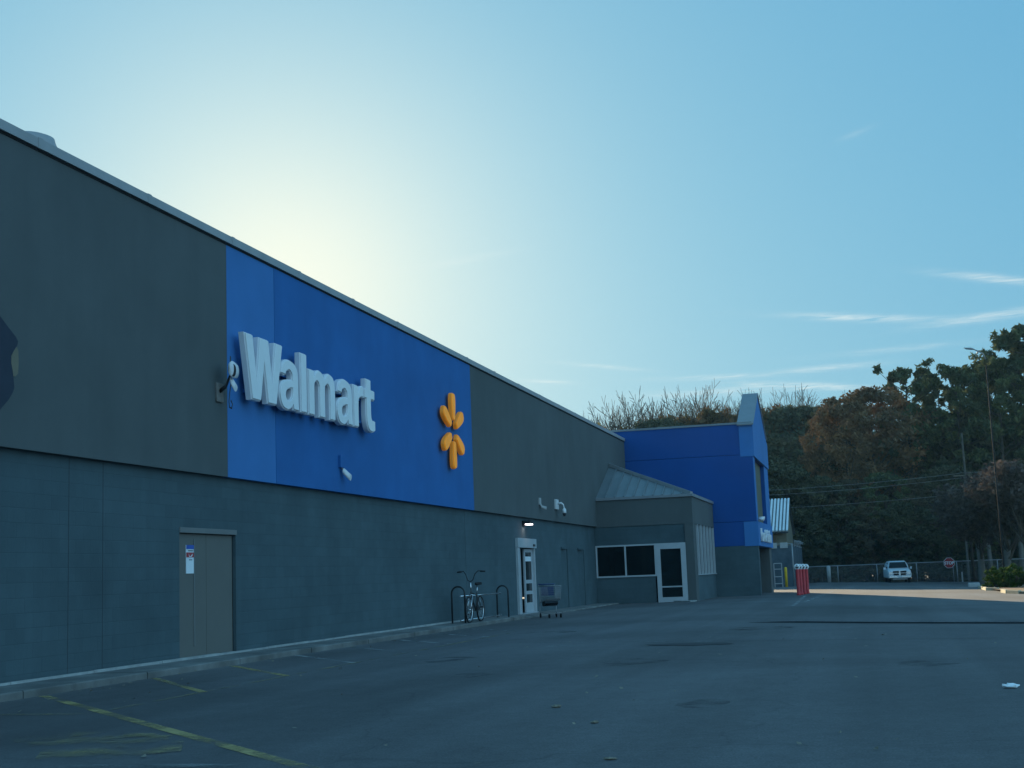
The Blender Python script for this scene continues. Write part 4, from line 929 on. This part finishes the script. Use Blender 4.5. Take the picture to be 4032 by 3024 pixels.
# ------------------------------------------------------------------ trees
def leafcloud(b, c, r, n, s, rnd, flat=1.0, elong=1.0):
    for _ in range(n):
        while True:
            p = Vector((rnd.uniform(-1, 1), rnd.uniform(-1, 1), rnd.uniform(-1, 1)))
            if p.length < 1: break
        p = p*(0.55+0.45*rnd.random())
        q = Vector((c[0]+p.x*r, c[1]+p.y*r, c[2]+p.z*r*flat))
        u = Vector((rnd.uniform(-1, 1), rnd.uniform(-1, 1), rnd.uniform(-1, 1))).normalized()
        w = u.cross(Vector((rnd.uniform(-1, 1), rnd.uniform(-1, 1), rnd.uniform(-1, 1)))).normalized()
        sz = s*rnd.uniform(0.6, 1.3)
        b.add([q-u*sz*elong, q+w*sz*0.55, q+u*sz*elong, q-w*sz*0.55], [(0, 1, 2, 3)])

def branchy(b, p, d, L, r, depth, rnd, twl, spread=0.5, up=0.25, tips=None, n=4, segs=3, minr=0.012):
    pts = [Vector(p)]; dd = Vector(d).normalized()
    for k in range(segs):
        dd = (dd + Vector((rnd.uniform(-1, 1), rnd.uniform(-1, 1), rnd.uniform(-.6, 1)*1.0))*0.13+Vector((0, 0, up*.2))).normalized()
        pts.append(pts[-1]+dd*L/segs)
    rs = [max(minr, r*(1-0.55*k/segs)) for k in range(segs+1)]
    b.tube(pts, rs, 5 if r > .08 else 3, cap=False, smooth=True)
    if depth == 0:
        if tips is not None: tips.append(pts[-1])
        return
    nb = twl[len(twl)-depth]
    for k in range(nb):
        t = 0.35+0.65*(k+rnd.random())/nb
        i = min(segs-1, int(t*segs)); q = pts[i].lerp(pts[i+1], t*segs-i)
        ax = dd.orthogonal().normalized(); ax.rotate(Matrix.Rotation(rnd.uniform(0, 2*PI), 3, dd))
        nd = (dd+ax*spread*rnd.uniform(.6, 1.3)+Vector((0, 0, up))).normalized()
        branchy(b, q, nd, L*rnd.uniform(.45, .72), r*0.5*(1-.4*t)+.006, depth-1, rnd, twl, spread, up, tips, n, segs, minr)
    # leader continues
    branchy(b, pts[-1], dd, L*0.6, rs[-1], depth-1, rnd, twl, spread, up, tips, n, segs, minr)

def make_bare(seed, H, leafm=None, leafn=0, lsize=.2):
    rnd = random.Random(seed); root = empty('bare_tree')
    b = MB(); h0 = H*.38; lean = Vector((rnd.uniform(-.4, .4), 0, 0))
    b.tube([(0, 0, 0), lean*.5+Vector((0, 0, h0*.6)), lean+Vector((0, 0, h0))], [.26, .20, .17], 7, cap=False); b.build('trunk', M['bark_grey'], root, fixn=False)
    b = MB(); tips = []
    top = lean+Vector((0, 0, h0*.92))
    for k in range(5):
        a = 2*PI*k/5+rnd.uniform(-.4, .4); sp = rnd.uniform(.22, .5)
        branchy(b, top-Vector((0, 0, rnd.uniform(0, h0*.4))), (math.cos(a)*sp*1.7, math.sin(a)*sp*1.7, 1), H*.27, .12, 4, rnd, [4, 4, 3, 3], .85, .06, tips, minr=.019)
    mx = max(v[2] for v in b.v); k_ = (H-h0)/(mx-h0) if mx > h0 else 1
    b.v = [(x, y, z if z < h0 else h0+(z-h0)*k_) for x, y, z in b.v]
    b.build('crown', M['twig'], root, fixn=False)
    if leafm:
        b = MB()
        for t in tips:
            if rnd.random() < leafn:
                t = Vector(t); z = t.z if t.z < h0 else h0+(t.z-h0)*k_
                if z < H*.93: leafcloud(b, (t.x, t.y, z), .5, rnd.randint(3, 9), lsize, rnd)
        b.build('foliage', leafm, root, fixn=False)
    return root

def make_broad(seed, H, R, leafm, barkm, name, nclump=70, leaves=60, lsize=.26, base=.25, shape='round', trunk_r=.28, hollow=.25, cs=.165):
    rnd = random.Random(seed); root = empty(name)
    b = MB(); b.tube([(0, 0, 0), (rnd.uniform(-.3, .3), 0, H*.4), (rnd.uniform(-.5, .5), 0, H*.8)], [trunk_r, trunk_r*.7, trunk_r*.25], 7, cap=False)
    limbs = []
    for k in range(9):
        a = rnd.uniform(0, 2*PI); z0 = H*rnd.uniform(.25, .65); ln = R*rnd.uniform(.5, .95)
        e = Vector((math.cos(a)*ln, math.sin(a)*ln, z0+H*rnd.uniform(.08, .25)))
        b.tube([(0, 0, z0), e*0.5+Vector((0, 0, z0*.5+.2)), e], [trunk_r*.4, trunk_r*.25, .03], 5, cap=False)
    b.build('trunk', barkm, root, fixn=False)
    b = MB()
    cz0 = H*base
    for _ in range(nclump):
        t = rnd.random()**0.8; z = cz0+(H-cz0)*t
        if shape == 'round': rad = R*math.sqrt(max(0.02, 1-(2*max(t, .18)-1)**2*0.98))
        else: rad = R*(1-t*.8)
        a = rnd.uniform(0, 2*PI); rr = rad*math.sqrt(rnd.uniform(hollow*hollow, 1))*0.92
        cr = rnd.uniform(.6, 1.5)*R*cs
        leafcloud(b, (math.cos(a)*rr, math.sin(a)*rr, min(z, H-cr*.7)), cr, leaves, lsize, rnd, .7)
    b.build('crown', leafm, root, fixn=False)
    return root

def make_pine(seed, H, R, clear=.46, nl=30, tuft=60, s=.21):
    rnd = random.Random(seed); root = empty('pine_tree')
    b = MB(); c = Vector((rnd.uniform(-.5, .5), 0, 0))
    P_ = lambda t: Vector((c.x*t*t, 0, H*t*.97))
    b.tube([P_(0), P_(.3), P_(.6), P_(.85), P_(1)], [.27, .22, .15, .08, .03], 7, cap=False)
    f = MB()
    for k in range(nl):
        t = clear+(1-clear)*((k+rnd.random()*.7)/nl)**.85
        tt = (t-clear)/(1-clear)
        ln = R*(0.35+0.65*math.sin(PI*min(1, .25+tt*.62)))*rnd.uniform(.55, 1.1)*(1 if tt < .9 else .5)
        a = rnd.uniform(0, 2*PI); p = P_(t); d = Vector((math.cos(a), math.sin(a), rnd.uniform(.25, .9)))
        e = p+d*ln; m_ = p+d*ln*.55-Vector((0, 0, .1*ln))
        b.tube([p, m_, e], [.06, .04, .015], 4, cap=False)
        for q in range(rnd.randint(5, 8)):
            w = rnd.uniform(.5, 1.1); cc = p.lerp(e, w)+Vector((rnd.uniform(-.5, .5), rnd.uniform(-.5, .5), rnd.uniform(0, .45)))
            leafcloud(f, cc, rnd.uniform(.25, .62), tuft//2, s*.85, rnd, .95, 1.8)
    leafcloud(f, P_(1), .6, tuft, s, rnd, 1.1, 1.3)
    b.build('trunk', M['bark'], root, fixn=False); f.build('crown', M['pine'], root, fixn=False)
    return root

protos = {}
protos['bare'] = [(make_bare(s, 20.0), 20.0) for s in (11, 12, 13, 14)]
protos['brown'] = [(make_bare(s, 17.0, M['brownleaf'], .75, .34), 17.0) for s in (21, 22)]
for r_, h in protos['brown']: r_.name = 'brown_leaf_tree'
protos['dome'] = [(make_broad(s, 16.0, 5.0, M['evergreen'], M['bark'], 'evergreen_tree', 190, 105, .19, .2), 16.0) for s in (31, 32)]
protos['oak'] = [(make_broad(s, 18.0, 6.0, M['oakleaf'], M['bark'], 'oak_tree', 120, 95, .19, .48), 18.0) for s in (41, 42)]
protos['pine'] = [(make_pine(s, 21.0, 4.0), 21.0) for s in (51, 52, 53, 54)]
protos['mixed'] = [(make_bare(s, 16.0, M['evergreen'], .6, .27), 16.0) for s in (81, 82)]
for r_, h in protos['mixed']: r_.name = 'mixed_wood_tree'
protos['under'] = [(make_broad(s, 13.0, 4.6, M['evergreen'], M['bark'], 'understory_tree', 165, 95, .19, -.04), 13.0) for s in (61, 62)] + [(make_broad(63, 13.0, 4.6, M['brownev'], M['bark'], 'understory_tree', 165, 90, .18, -.04), 13.0), (make_broad(64, 13.0, 4.2, M['pine'], M['bark'], 'understory_tree', 150, 80, .20, -.04, cs=.13), 13.0)]
protos['greyfront'] = [(make_bare(s, 8.5, M['greytwig'], .95, .15), 8.5) for s in (71, 72)]
for r_, h in protos['greyfront']: r_.name = 'grey_branched_tree'
used = {k: [False]*len(v) for k, v in protos.items()}
trnd = random.Random(5)
def place(kind, x, y, top, label, cat='tree', group=None, wide=1.0):  # bare, oak and pine placings worked out beforehand from image pixels
    v = trnd.randrange(len(protos[kind])) if all(used[kind]) else used[kind].index(False)
    pr, h = protos[kind][v]
    if not used[kind][v]: o = pr; used[kind][v] = True
    else: o = copy_tree(pr)
    g = gz(x, y)-0.1; s_ = (top-g)/h
    o.location = (x, y, g); o.scale = (s_*wide, s_*wide, s_); o.rotation_euler = (0, 0, trnd.uniform(0, 2*PI))
    tag(o, label, cat, group)
    return o
gB = 'bare trees rising behind the store and tower'  # this stand mostly scaled outward about the camera, positions and tops baked in
BL = ['bare tree above the end of the grey store roof, leftmost of its stand', 'bare tree just left of the dark evergreen dome', 'tall bare tree left of the middle of the tower roof',
      'spreading bare tree behind the dark evergreen dome', 'bare tree right of the dark evergreen dome', 'bare tree above the middle of the blue tower roof',
      'bare tree above the blue roof, left of the brown leaved trees', 'bare tree close to the left side of the pointed gable', 'bare tree directly behind the pointed gable',
      'bare tree just right of the pointed gable', 'tall bare tree standing left of the russet oak', 'lower bare tree touching the russet oak']
for (x, y, z), lb in zip([(-35.0,187.6,24.5),(-30.8,184.9,25.8),(-28.9,190.3,27.8),(-24.8,182.2,26.9),(-22.4,187.6,26.5),(-20.2,194.3,27.0),(-16.1,183.6,25.2),(-13.1,190.3,26.1),(-10.7,184.9,25.0),(-9.8,193.0,25.8),(-5.4,183.6,25.4),(-4.4,190.3,24.6)], BL):
    place('bare', x, y, z, lb, group=gB, wide=1.0)
for (x, y, z) in [(-35.5,186,23.5),(-30.2,184,24.8),(-26.3,190,26.0),(-23.2,186,26.2),(-18.4,188,25.9),(-13.9,186,25.4),(-11.6,190,25.6),(-8.6,186,25.0),(-6.6,188,26.0),(-2.8,186,24.8),(-1.2,190,24.2)]:
    place('bare', x, y, z, 'bare tree in the back row above the blue tower roof', group=gB, wide=1.0)
for (x, y, z), lb in zip([(-32.8,179.6,22.4),(-17.2,178.2,23.1),(-14.3,179.6,23.4),(-7.4,180.9,22.6),(-9.2,179.6,22.2),(-27.5,181,21.8),(-20.3,180,22.0)],
        ['thin brown leaved tree above the end of the grey roof', 'brown leaved tree above the middle of the tower roof', 'brown leaved tree left of the pointed gable', 'brown leaved tree right of the pointed gable', 'low brown leaved tree behind the pointed gable', 'brown leaved tree left of the dark evergreen dome', 'brown leaved tree right of the dark evergreen dome']):
    place('brown', x, y, z, lb, group='brown leaved trees behind the tower')
for (x, y, z), lb in zip([(-24.7, 174.2, 21.0), (-27.3, 175.5, 19.9), (-22.4, 175.5, 19.8), (-7.9, 175.5, 21.5), (-3.6, 179.6, 22.0), (-9.9, 171.5, 17.8)],
        ['dark domed evergreen showing above the tower roof', 'dark evergreen left of the dome above the tower roof', 'dark evergreen right of the dome above the tower roof', 'dark round evergreen right of the pointed gable', 'dark evergreen at the left foot of the russet oak', 'dark evergreen right beside the tower wall']):
    place('dome', x, y, z, lb, group='dark evergreens behind the tower', wide=.95)
for (x, y, z), lb, w in zip([(1.0,140,18.8),(-1.6,138,17.3),(3.1,144,17.8)], ['russet oak with the rounded crown left of the lone pine', 'greyer oak on the left shoulder of the russet oak', 'russet oak low between the oak and the lone pine'], (1.0, .8, .8)):
    place('oak', x, y, z, lb, group='oaks in the middle of the woods', wide=w)
for (x, y, z), lb in zip([(4.6,141,20.6),(7.7,146,20.1),(9.4,140,19.9),(11.8,146,21.2),(13,138,19.8),(15.3,142,23),(16.6,139,23.8),(19.4,146,25.2)],
        ['lone tall pine standing clear above the woods', 'lower pine just right of the lone pine', 'pine left of the street lamp head', 'pine behind the street lamp arm', 'pine under the street lamp arm', 'tall pine near the right edge', 'tallest pine at the right edge', 'pine beyond the right edge of the lot']):
    place('pine', x, y, z, lb, group='pines along the right side of the woods')
for (x, y, z), lb in zip([(-7.2,132,11.0),(-4.2,133,9.8),(-1.2,134,9.4),(1.8,133,9.8),(4.7,134,9.2),(7.7,135,10.2),(10.5,135,9.6),(13.3,134,10.4),(16,136,11.2)],
        ['dark vine covered tree right behind the garden building roof', 'dark understory tree right of the garden building', 'dark understory tree left of the truck', 'dark understory tree behind the white truck', 'dark understory tree right of the white truck', 'dark understory tree behind the stop sign', 'dark understory tree behind the utility pole', 'dark understory tree behind the planting bed', 'dark understory tree at the right edge']):
    place('under', x, y, z, lb, group='dark understory trees behind the fence')
for (x, y, z) in [(-9.5,139,12.5),(-14,140,13.5),(-19,141,13.5),(-24.5,140,13.5),(-4.3,129.4,4.2),(6.9,129.6,4.2),(-12,129,10),(-17,131,10.5),(-22.5,130,10.5),(-5.5,131,6.5),(-2.6,131.5,6.8),(.4,131.1,6.2),(3.3,131.5,6.9),(6.2,131.2,6.3),(9.2,131.5,6.8),(12,131.3,6.4),(15,131.5,7.5),(18.5,132,9),(21,134,14),(24.5,132,12)]:
    place('under', x, y, z, 'dark leafy undergrowth tree directly behind the chain link fence', group='low dark trees behind the chain link fence', wide=1.25)
for (x, y, z), lb in zip([(8.8,118,7.8),(10.2,112,8.3),(11.2,106,8.6),(13.2,116,8.8)], ['grey twiggy small tree right of the stop sign', 'grey twiggy tree with a pale trunk left of the bed', 'grey twiggy tree above the green bush', 'grey twiggy tree at the right edge']):
    place('greyfront', x, y, z, lb, group='grey twiggy trees by the planting bed', wide=1.25)
for (x, y, z), lb in zip([(-6.2,146,15.2),(-3.4,149,15.8),(-.6,147,14.6),(2.0,150,15.5),(4.4,148,14.8),(6.6,151,16.8),(9.2,148,16.2),(11.8,152,18.0),(14.4,149,18.6),(17.0,150,19.5)],
        ['open crowned tree with sky gaps just right of the tower', 'open crowned tree below the dark evergreens', 'open crowned tree under the left oak', 'open crowned tree under the russet oak', 'open crowned tree under the lone pine', 'open crowned tree right of the lone pine', 'open crowned tree behind the utility pole top', 'open crowned tree under the street lamp arm', 'open crowned tree right of the street lamp', 'open crowned tree at the right edge']):
    place('mixed', x, y, z, lb, group='open crowned trees deeper in the woods', wide=1.15)
# pale standing trunks right of the stop sign
for k, (x, y, h, r) in enumerate([(9.45,127,7.5,.24),(10.35,127.3,8,.22),(12.9,127,8,.26),(13.7,127.5,7.5,.2),(8.4,127.6,7,.12),(14.7,127.2,8,.15)]):
    rnd = random.Random(90+k)
    t = empty('tree_trunk', (x, y, gz(x, y)-.1), label='pale bare lower trunk among the dark woods behind the fence', cat='tree', group='pale trunks behind the fence')
    b = MB(); b.tube([(0, 0, 0), (rnd.uniform(-.2, .2), 0, h*.5), (rnd.uniform(-.5, .5), 0, h)], [r, r*.8, r*.5], 7, cap=False); b.build('trunk', M['bark_grey'], t)
    b = MB(); leafcloud(b, (0, .3, h+.4), 1.6, 150, .25, rnd, .8); b.build('crown', M['evergreen'], t, fixn=False)

# far woods closing the horizon behind the stand
rnd = random.Random(77); b = MB()
for k in range(420):
    x = rnd.uniform(-160, 170); y = rnd.uniform(225, 262); h = 7+4*math.sin(x*.11)+rnd.uniform(-2, 3)
    for q in range(4): leafcloud(b, (x+rnd.uniform(-2, 2), y, h*(q+.4)/4), 2.6, 22, .9, rnd)
tag(b.build('far_woods', M['evergreen'], fixn=False), 'distant mass of dark woods closing the horizon', 'woods', kind='stuff')

# bushes in the bed
def make_bush(seed, R, H, m_):
    rnd = random.Random(seed); root = empty('bush')
    b = MB()
    for k in range(8):
        a = rnd.uniform(0, 2*PI); b.tube([(0, 0, 0), (math.cos(a)*R*.6, math.sin(a)*R*.6, H*.6)], [.03, .012], 4, cap=False)
    b.build('stem', M['bark'], root, fixn=False)
    b = MB()
    for _ in range(46):
        a = rnd.uniform(0, 2*PI); rr = R*math.sqrt(rnd.random())*.85; z = rnd.uniform(.1, 1)*H*(1-.4*(rr/R)**2)
        leafcloud(b, (math.cos(a)*rr, math.sin(a)*rr, z), R*.22, 42, .075, rnd, .8, 1.3)
    b.build('foliage', m_, root, fixn=False)
    return root
bp_ = make_bush(5, .75, 1.0, M['bush'])
for i, (x, y, s_, lb) in enumerate([(6.55, 78.5, 1.05, 'sunlit green bush at the left end of the planting bed'), (7.5, 79.5, 1.2, 'dark green bush second from the left in the bed'), (8.7, 79, 1.2, 'green bush third from the left in the bed'),
                                    (10.2, 80, 1.25, 'green bush at the right edge of the picture'), (8.1, 72.5, .95, 'nearer yellowish bush in the bed at the right edge'), (11.5, 76, 1.2, 'bush beyond the right edge of the picture')]):
    o = bp_ if i == 0 else copy_tree(bp_)
    o.location = (x, y, gz(x, y)+.08); o.scale = (s_, s_, s_); o.rotation_euler = (0, 0, i*1.3); tag(o, lb, 'bush', 'bushes in the planting bed')

# leaf litter and small trash
rnd = random.Random(9); b = MB()
spots = [(rnd.uniform(-9, 6), rnd.uniform(7.5, 26)) for _ in range(75)] + [(-10.12+rnd.random()**2*1.2, rnd.uniform(10, 44)) for _ in range(70)]
for x, y in spots:
    s_ = rnd.uniform(.015, .045); a = rnd.uniform(0, PI); z = gz(x, y)+.012
    c, s2 = math.cos(a), math.sin(a)
    b.add([(x-c*s_, y-s2*s_, z), (x+s2*s_*.6, y-c*s_*.6, z+rnd.uniform(.0, .02)), (x+c*s_, y+s2*s_, z+rnd.uniform(0, .02)), (x-s2*s_*.6, y+c*s_*.6, z)], [(0, 1, 2, 3)])
tag(b.build('leaf_litter', M['litter'], fixn=False), 'scattered pale dead leaves and specks on the asphalt', 'leaf litter', kind='stuff')
def crumple(name, loc, sx, sy, sz, m_, lab, cat, seed, rz=0):
    rnd = random.Random(seed); b = MB(); n = 12; prof = []
    vs = []; fs = []
    K_ = 7
    for i in range(K_+1):
        t = PI*i/K_
        for j in range(n):
            a = 2*PI*j/n; k = rnd.uniform(.72, 1.15) if 0 < i < K_ else 1
            vs.append((sx*math.sin(t)*math.cos(a)*k, sy*math.sin(t)*math.sin(a)*k, max(0, sz*(1-math.cos(t))/2*k)))
    for i in range(K_):
        for j in range(n): fs.append((i*n+j, i*n+(j+1) % n, (i+1)*n+(j+1) % n, (i+1)*n+j))
    b.add(vs, fs); o = b.build(name, m_, loc=loc); o.rotation_euler = (0, 0, rz)
    return tag(o, lab, cat)
crumple('plastic_bag', (1.24, 14.3, gz(1.24, 14.3)), .085, .05, .05, M['bag'], 'crumpled white plastic bag on the asphalt at the lower right', 'litter', 4, .2)
crumple('paper_scrap', (-3.0, 13.0, 0), .05, .04, .03, M['litter'], 'small pale paper scrap in the middle foreground', 'litter', 6)
crumple('paper_scrap', (-2.35, 11.6, 0), .04, .03, .025, M['litter'], 'smaller pale paper scrap right of the first one', 'litter', 8)
crumple('paper_scrap', (-1.8, 9.35, 0), .05, .03, .02, M['litter'], 'pale paper scrap nearest the bottom edge', 'litter', 10)

# ------------------------------------------------------------------ sky, sun, camera
SUN_EL = math.radians(11.8); SUN_AZ = math.radians(-24.0)      # azimuth from +Y, negative = towards -X
EXPO = 1.5
world = bpy.data.worlds.new('World'); scene.world = world; world.use_nodes = True
nt = world.node_tree; N = nt.nodes; L = nt.links
bg = N['Background']
sky = N.new('ShaderNodeTexSky'); sky.sky_type = 'NISHITA'; sky.sun_disc = False
sky.sun_elevation = SUN_EL; sky.sun_rotation = SUN_AZ; sky.altitude = 0; sky.air_density = 1.0; sky.dust_density = 2.0; sky.ozone_density = 1.6
# camera-like tone of the clear sky: compress the glow round the sun, channel by channel
sep = N.new('ShaderNodeSeparateColor'); L.new(sky.outputs['Color'], sep.inputs[0]); comb = N.new('ShaderNodeCombineColor')
for ch, g_, k_ in (('Red', .44, .0873), ('Green', .24, .311), ('Blue', .13, .545)):
    pw = N.new('ShaderNodeMath'); pw.operation = 'POWER'; pw.inputs[1].default_value = g_; L.new(sep.outputs[ch], pw.inputs[0])
    mu = N.new('ShaderNodeMath'); mu.operation = 'MULTIPLY'; mu.inputs[1].default_value = k_*10/2**EXPO; L.new(pw.outputs[0], mu.inputs[0]); L.new(mu.outputs[0], comb.inputs[ch])
tc = N.new('ShaderNodeTexCoord'); sx = N.new('ShaderNodeSeparateXYZ'); L.new(tc.outputs['Generated'], sx.inputs[0])
def mth(op, a, b=None, c=None):
    n = N.new('ShaderNodeMath'); n.operation = op
    for i, v in enumerate((a, b, c)):
        if v is None: continue
        if isinstance(v, (int, float)): n.inputs[i].default_value = v
        else: L.new(v, n.inputs[i])
    return n.outputs[0]
az = mth('ARCTAN2', sx.outputs['X'], sx.outputs['Y']); el = mth('ARCSINE', sx.outputs['Z'])
cv = N.new('ShaderNodeCombineXYZ'); L.new(mth('MULTIPLY', az, 30.0), cv.inputs['X']); L.new(mth('MULTIPLY', el, 420.0), cv.inputs['Y'])
cn = N.new('ShaderNodeTexNoise'); cn.inputs['Scale'].default_value = 1.0; cn.inputs['Detail'].default_value = 9; cn.inputs['Roughness'].default_value = 0.62; cn.inputs['Distortion'].default_value = 1.1; L.new(cv.outputs[0], cn.inputs['Vector'])
cnoise = mth('MULTIPLY_ADD', cn.outputs['Fac'], 3.4, -1.05)
tot = None
# (azimuth centre, elevation centre, half length, half height, slope, strength): thin cirrus streaks
for (a0, e0, wl_, hh, sl_, st_) in [(.012, .1737, .050, .0024, -.11, .55), (.098, .1675, .042, .0028, .05, .5), (.10, .1930, .035, .0028, -.2, .5), (-.282, .2333, .030, .0026, .14, .22),
                                    (-.103, .1390, .035, .0016, -.02, .45), (-.02, .1403, .032, .0020, .02, .5), (-.223, .1418, .016, .0013, -.08, .5), (-.183, .1513, .03, .0014, -.13, .35),
                                    (-.034, .1283, .040, .0022, -.1, .7), (.013, .304, .012, .002, .28, .12), (.03, .150, .05, .002, .02, .2), (-.10, .128, .05, .003, 0, .35)]:
    da = mth('SUBTRACT', az, a0); de = mth('SUBTRACT', mth('SUBTRACT', el, e0), mth('MULTIPLY', da, sl_))
    q = mth('ADD', mth('POWER', mth('DIVIDE', mth('ABSOLUTE', da), wl_), 2.0), mth('POWER', mth('DIVIDE', mth('ABSOLUTE', de), hh), 2.0))
    g = mth('MULTIPLY', mth('EXPONENT', mth('MULTIPLY', q, -1.0)), st_)
    tot = g if tot is None else mth('ADD', tot, g)
# a generic veil of faint streaks everywhere low in the sky
cl = mth('MULTIPLY', tot, cnoise)
clc = N.new('ShaderNodeClamp'); L.new(cl, clc.inputs[0])
# added lift: sky behind the camera brightened to raise the shaded walls
dt = N.new('ShaderNodeVectorMath'); dt.operation = 'DOT_PRODUCT'; dt.inputs[1].default_value = (.82, -.50, .28); L.new(tc.outputs['Generated'], dt.inputs[0])
ramp_ = mth('MAXIMUM', mth('SUBTRACT', dt.outputs['Value'], 0.10), 0.0)
lv = N.new('ShaderNodeCombineXYZ')
for i_, g_ in enumerate((5.0, 2.2, 1.6)): L.new(mth('MULTIPLY_ADD', ramp_, g_, 1.0), lv.inputs[i_])
sc_ = N.new('ShaderNodeVectorMath'); sc_.operation = 'MULTIPLY'; L.new(comb.outputs[0], sc_.inputs[0]); L.new(lv.outputs[0], sc_.inputs[1])
mx = N.new('ShaderNodeMix'); mx.data_type = 'RGBA'; L.new(clc.outputs[0], mx.inputs['Factor']); # bright aureole close round the hidden sun
SD = (math.sin(SUN_AZ)*math.cos(SUN_EL), math.cos(SUN_AZ)*math.cos(SUN_EL), math.sin(SUN_EL))
ds = N.new('ShaderNodeVectorMath'); ds.operation = 'DOT_PRODUCT'; ds.inputs[1].default_value = SD; L.new(tc.outputs['Generated'], ds.inputs[0])
dp = mth('MAXIMUM', ds.outputs['Value'], 0.0)
au = mth('MULTIPLY', mth('ADD', mth('MULTIPLY', mth('POWER', dp, 72.0), .62), mth('MULTIPLY', mth('POWER', dp, 260.0), .38)), .97)
ad_ = N.new('ShaderNodeMix'); ad_.data_type = 'RGBA'; L.new(au, ad_.inputs['Factor']); L.new(sc_.outputs[0], ad_.inputs['A']); ad_.inputs['B'].default_value = (3.5, 3.6, 3.05, 1)
L.new(ad_.outputs['Result'], mx.inputs['A'])
mx.inputs['B'].default_value = (3.0, 3.3, 3.2, 1)
L.new(mx.outputs['Result'], bg.inputs['Color'])
bg.inputs['Strength'].default_value = 0.1

sd = bpy.data.lights.new('sun', 'SUN'); sd.energy = 3.5; sd.angle = math.radians(0.53); sd.color = (1.0, 0.82, 0.54)
so = bpy.data.objects.new('sun', sd); C.objects.link(so)
dv = Vector((math.sin(SUN_AZ)*math.cos(SUN_EL), math.cos(SUN_AZ)*math.cos(SUN_EL), math.sin(SUN_EL)))
so.rotation_euler = dv.to_track_quat('Z', 'Y').to_euler(); so.location = (-60, 120, 60)

cam = bpy.data.cameras.new('camera'); co = bpy.data.objects.new('camera', cam); C.objects.link(co)
cam.sensor_width = 36; cam.lens = 36*5355.3/4032; cam.clip_end = 4000; cam.clip_start = 0.1
yaw, pit, rol = .249869, .14115, -.037823
fwd = Vector((-math.sin(yaw)*math.cos(pit), math.cos(yaw)*math.cos(pit), math.sin(pit)))
rt = Vector((math.cos(yaw), math.sin(yaw), 0)); up_ = rt.cross(fwd)
r2 = rt*math.cos(rol)+up_*math.sin(rol); u2 = -rt*math.sin(rol)+up_*math.cos(rol)
co.matrix_world = Matrix(((r2.x, u2.x, -fwd.x, 0), (r2.y, u2.y, -fwd.y, 0), (r2.z, u2.z, -fwd.z, 1.25), (0, 0, 0, 1)))
scene.camera = co
scene.render.engine = 'CYCLES'
scene.view_settings.view_transform = 'Standard'; scene.view_settings.look = 'None'
scene.view_settings.exposure = EXPO; scene.view_settings.gamma = 1.0
scene.cycles.max_bounces = 6; scene.cycles.transparent_max_bounces = 12

# thin haze volume added as a veil that lifts the dark tones
b = MB(); b.box(-650, 650, -410, 690, -2.5, 40)
hz = b.build('haze', M['paper']); hz.data.materials.clear()
hm = bpy.data.materials.new('haze_veil'); hm.use_nodes = True; hn = hm.node_tree
for n_ in list(hn.nodes): hn.nodes.remove(n_)
ho = hn.nodes.new('ShaderNodeOutputMaterial'); hv = hn.nodes.new('ShaderNodeVolumePrincipled')
hv.inputs['Color'].default_value = (0.45, 0.80, 1.0, 1); hv.inputs['Density'].default_value = 0.00016; hv.inputs['Anisotropy'].default_value = 0.0
hn.links.new(hv.outputs[0], ho.inputs['Volume']); hz.data.materials.append(hm)
tag(hz, 'thin bluish haze volume added over the whole lot to lift dark tones', 'haze', kind='stuff')
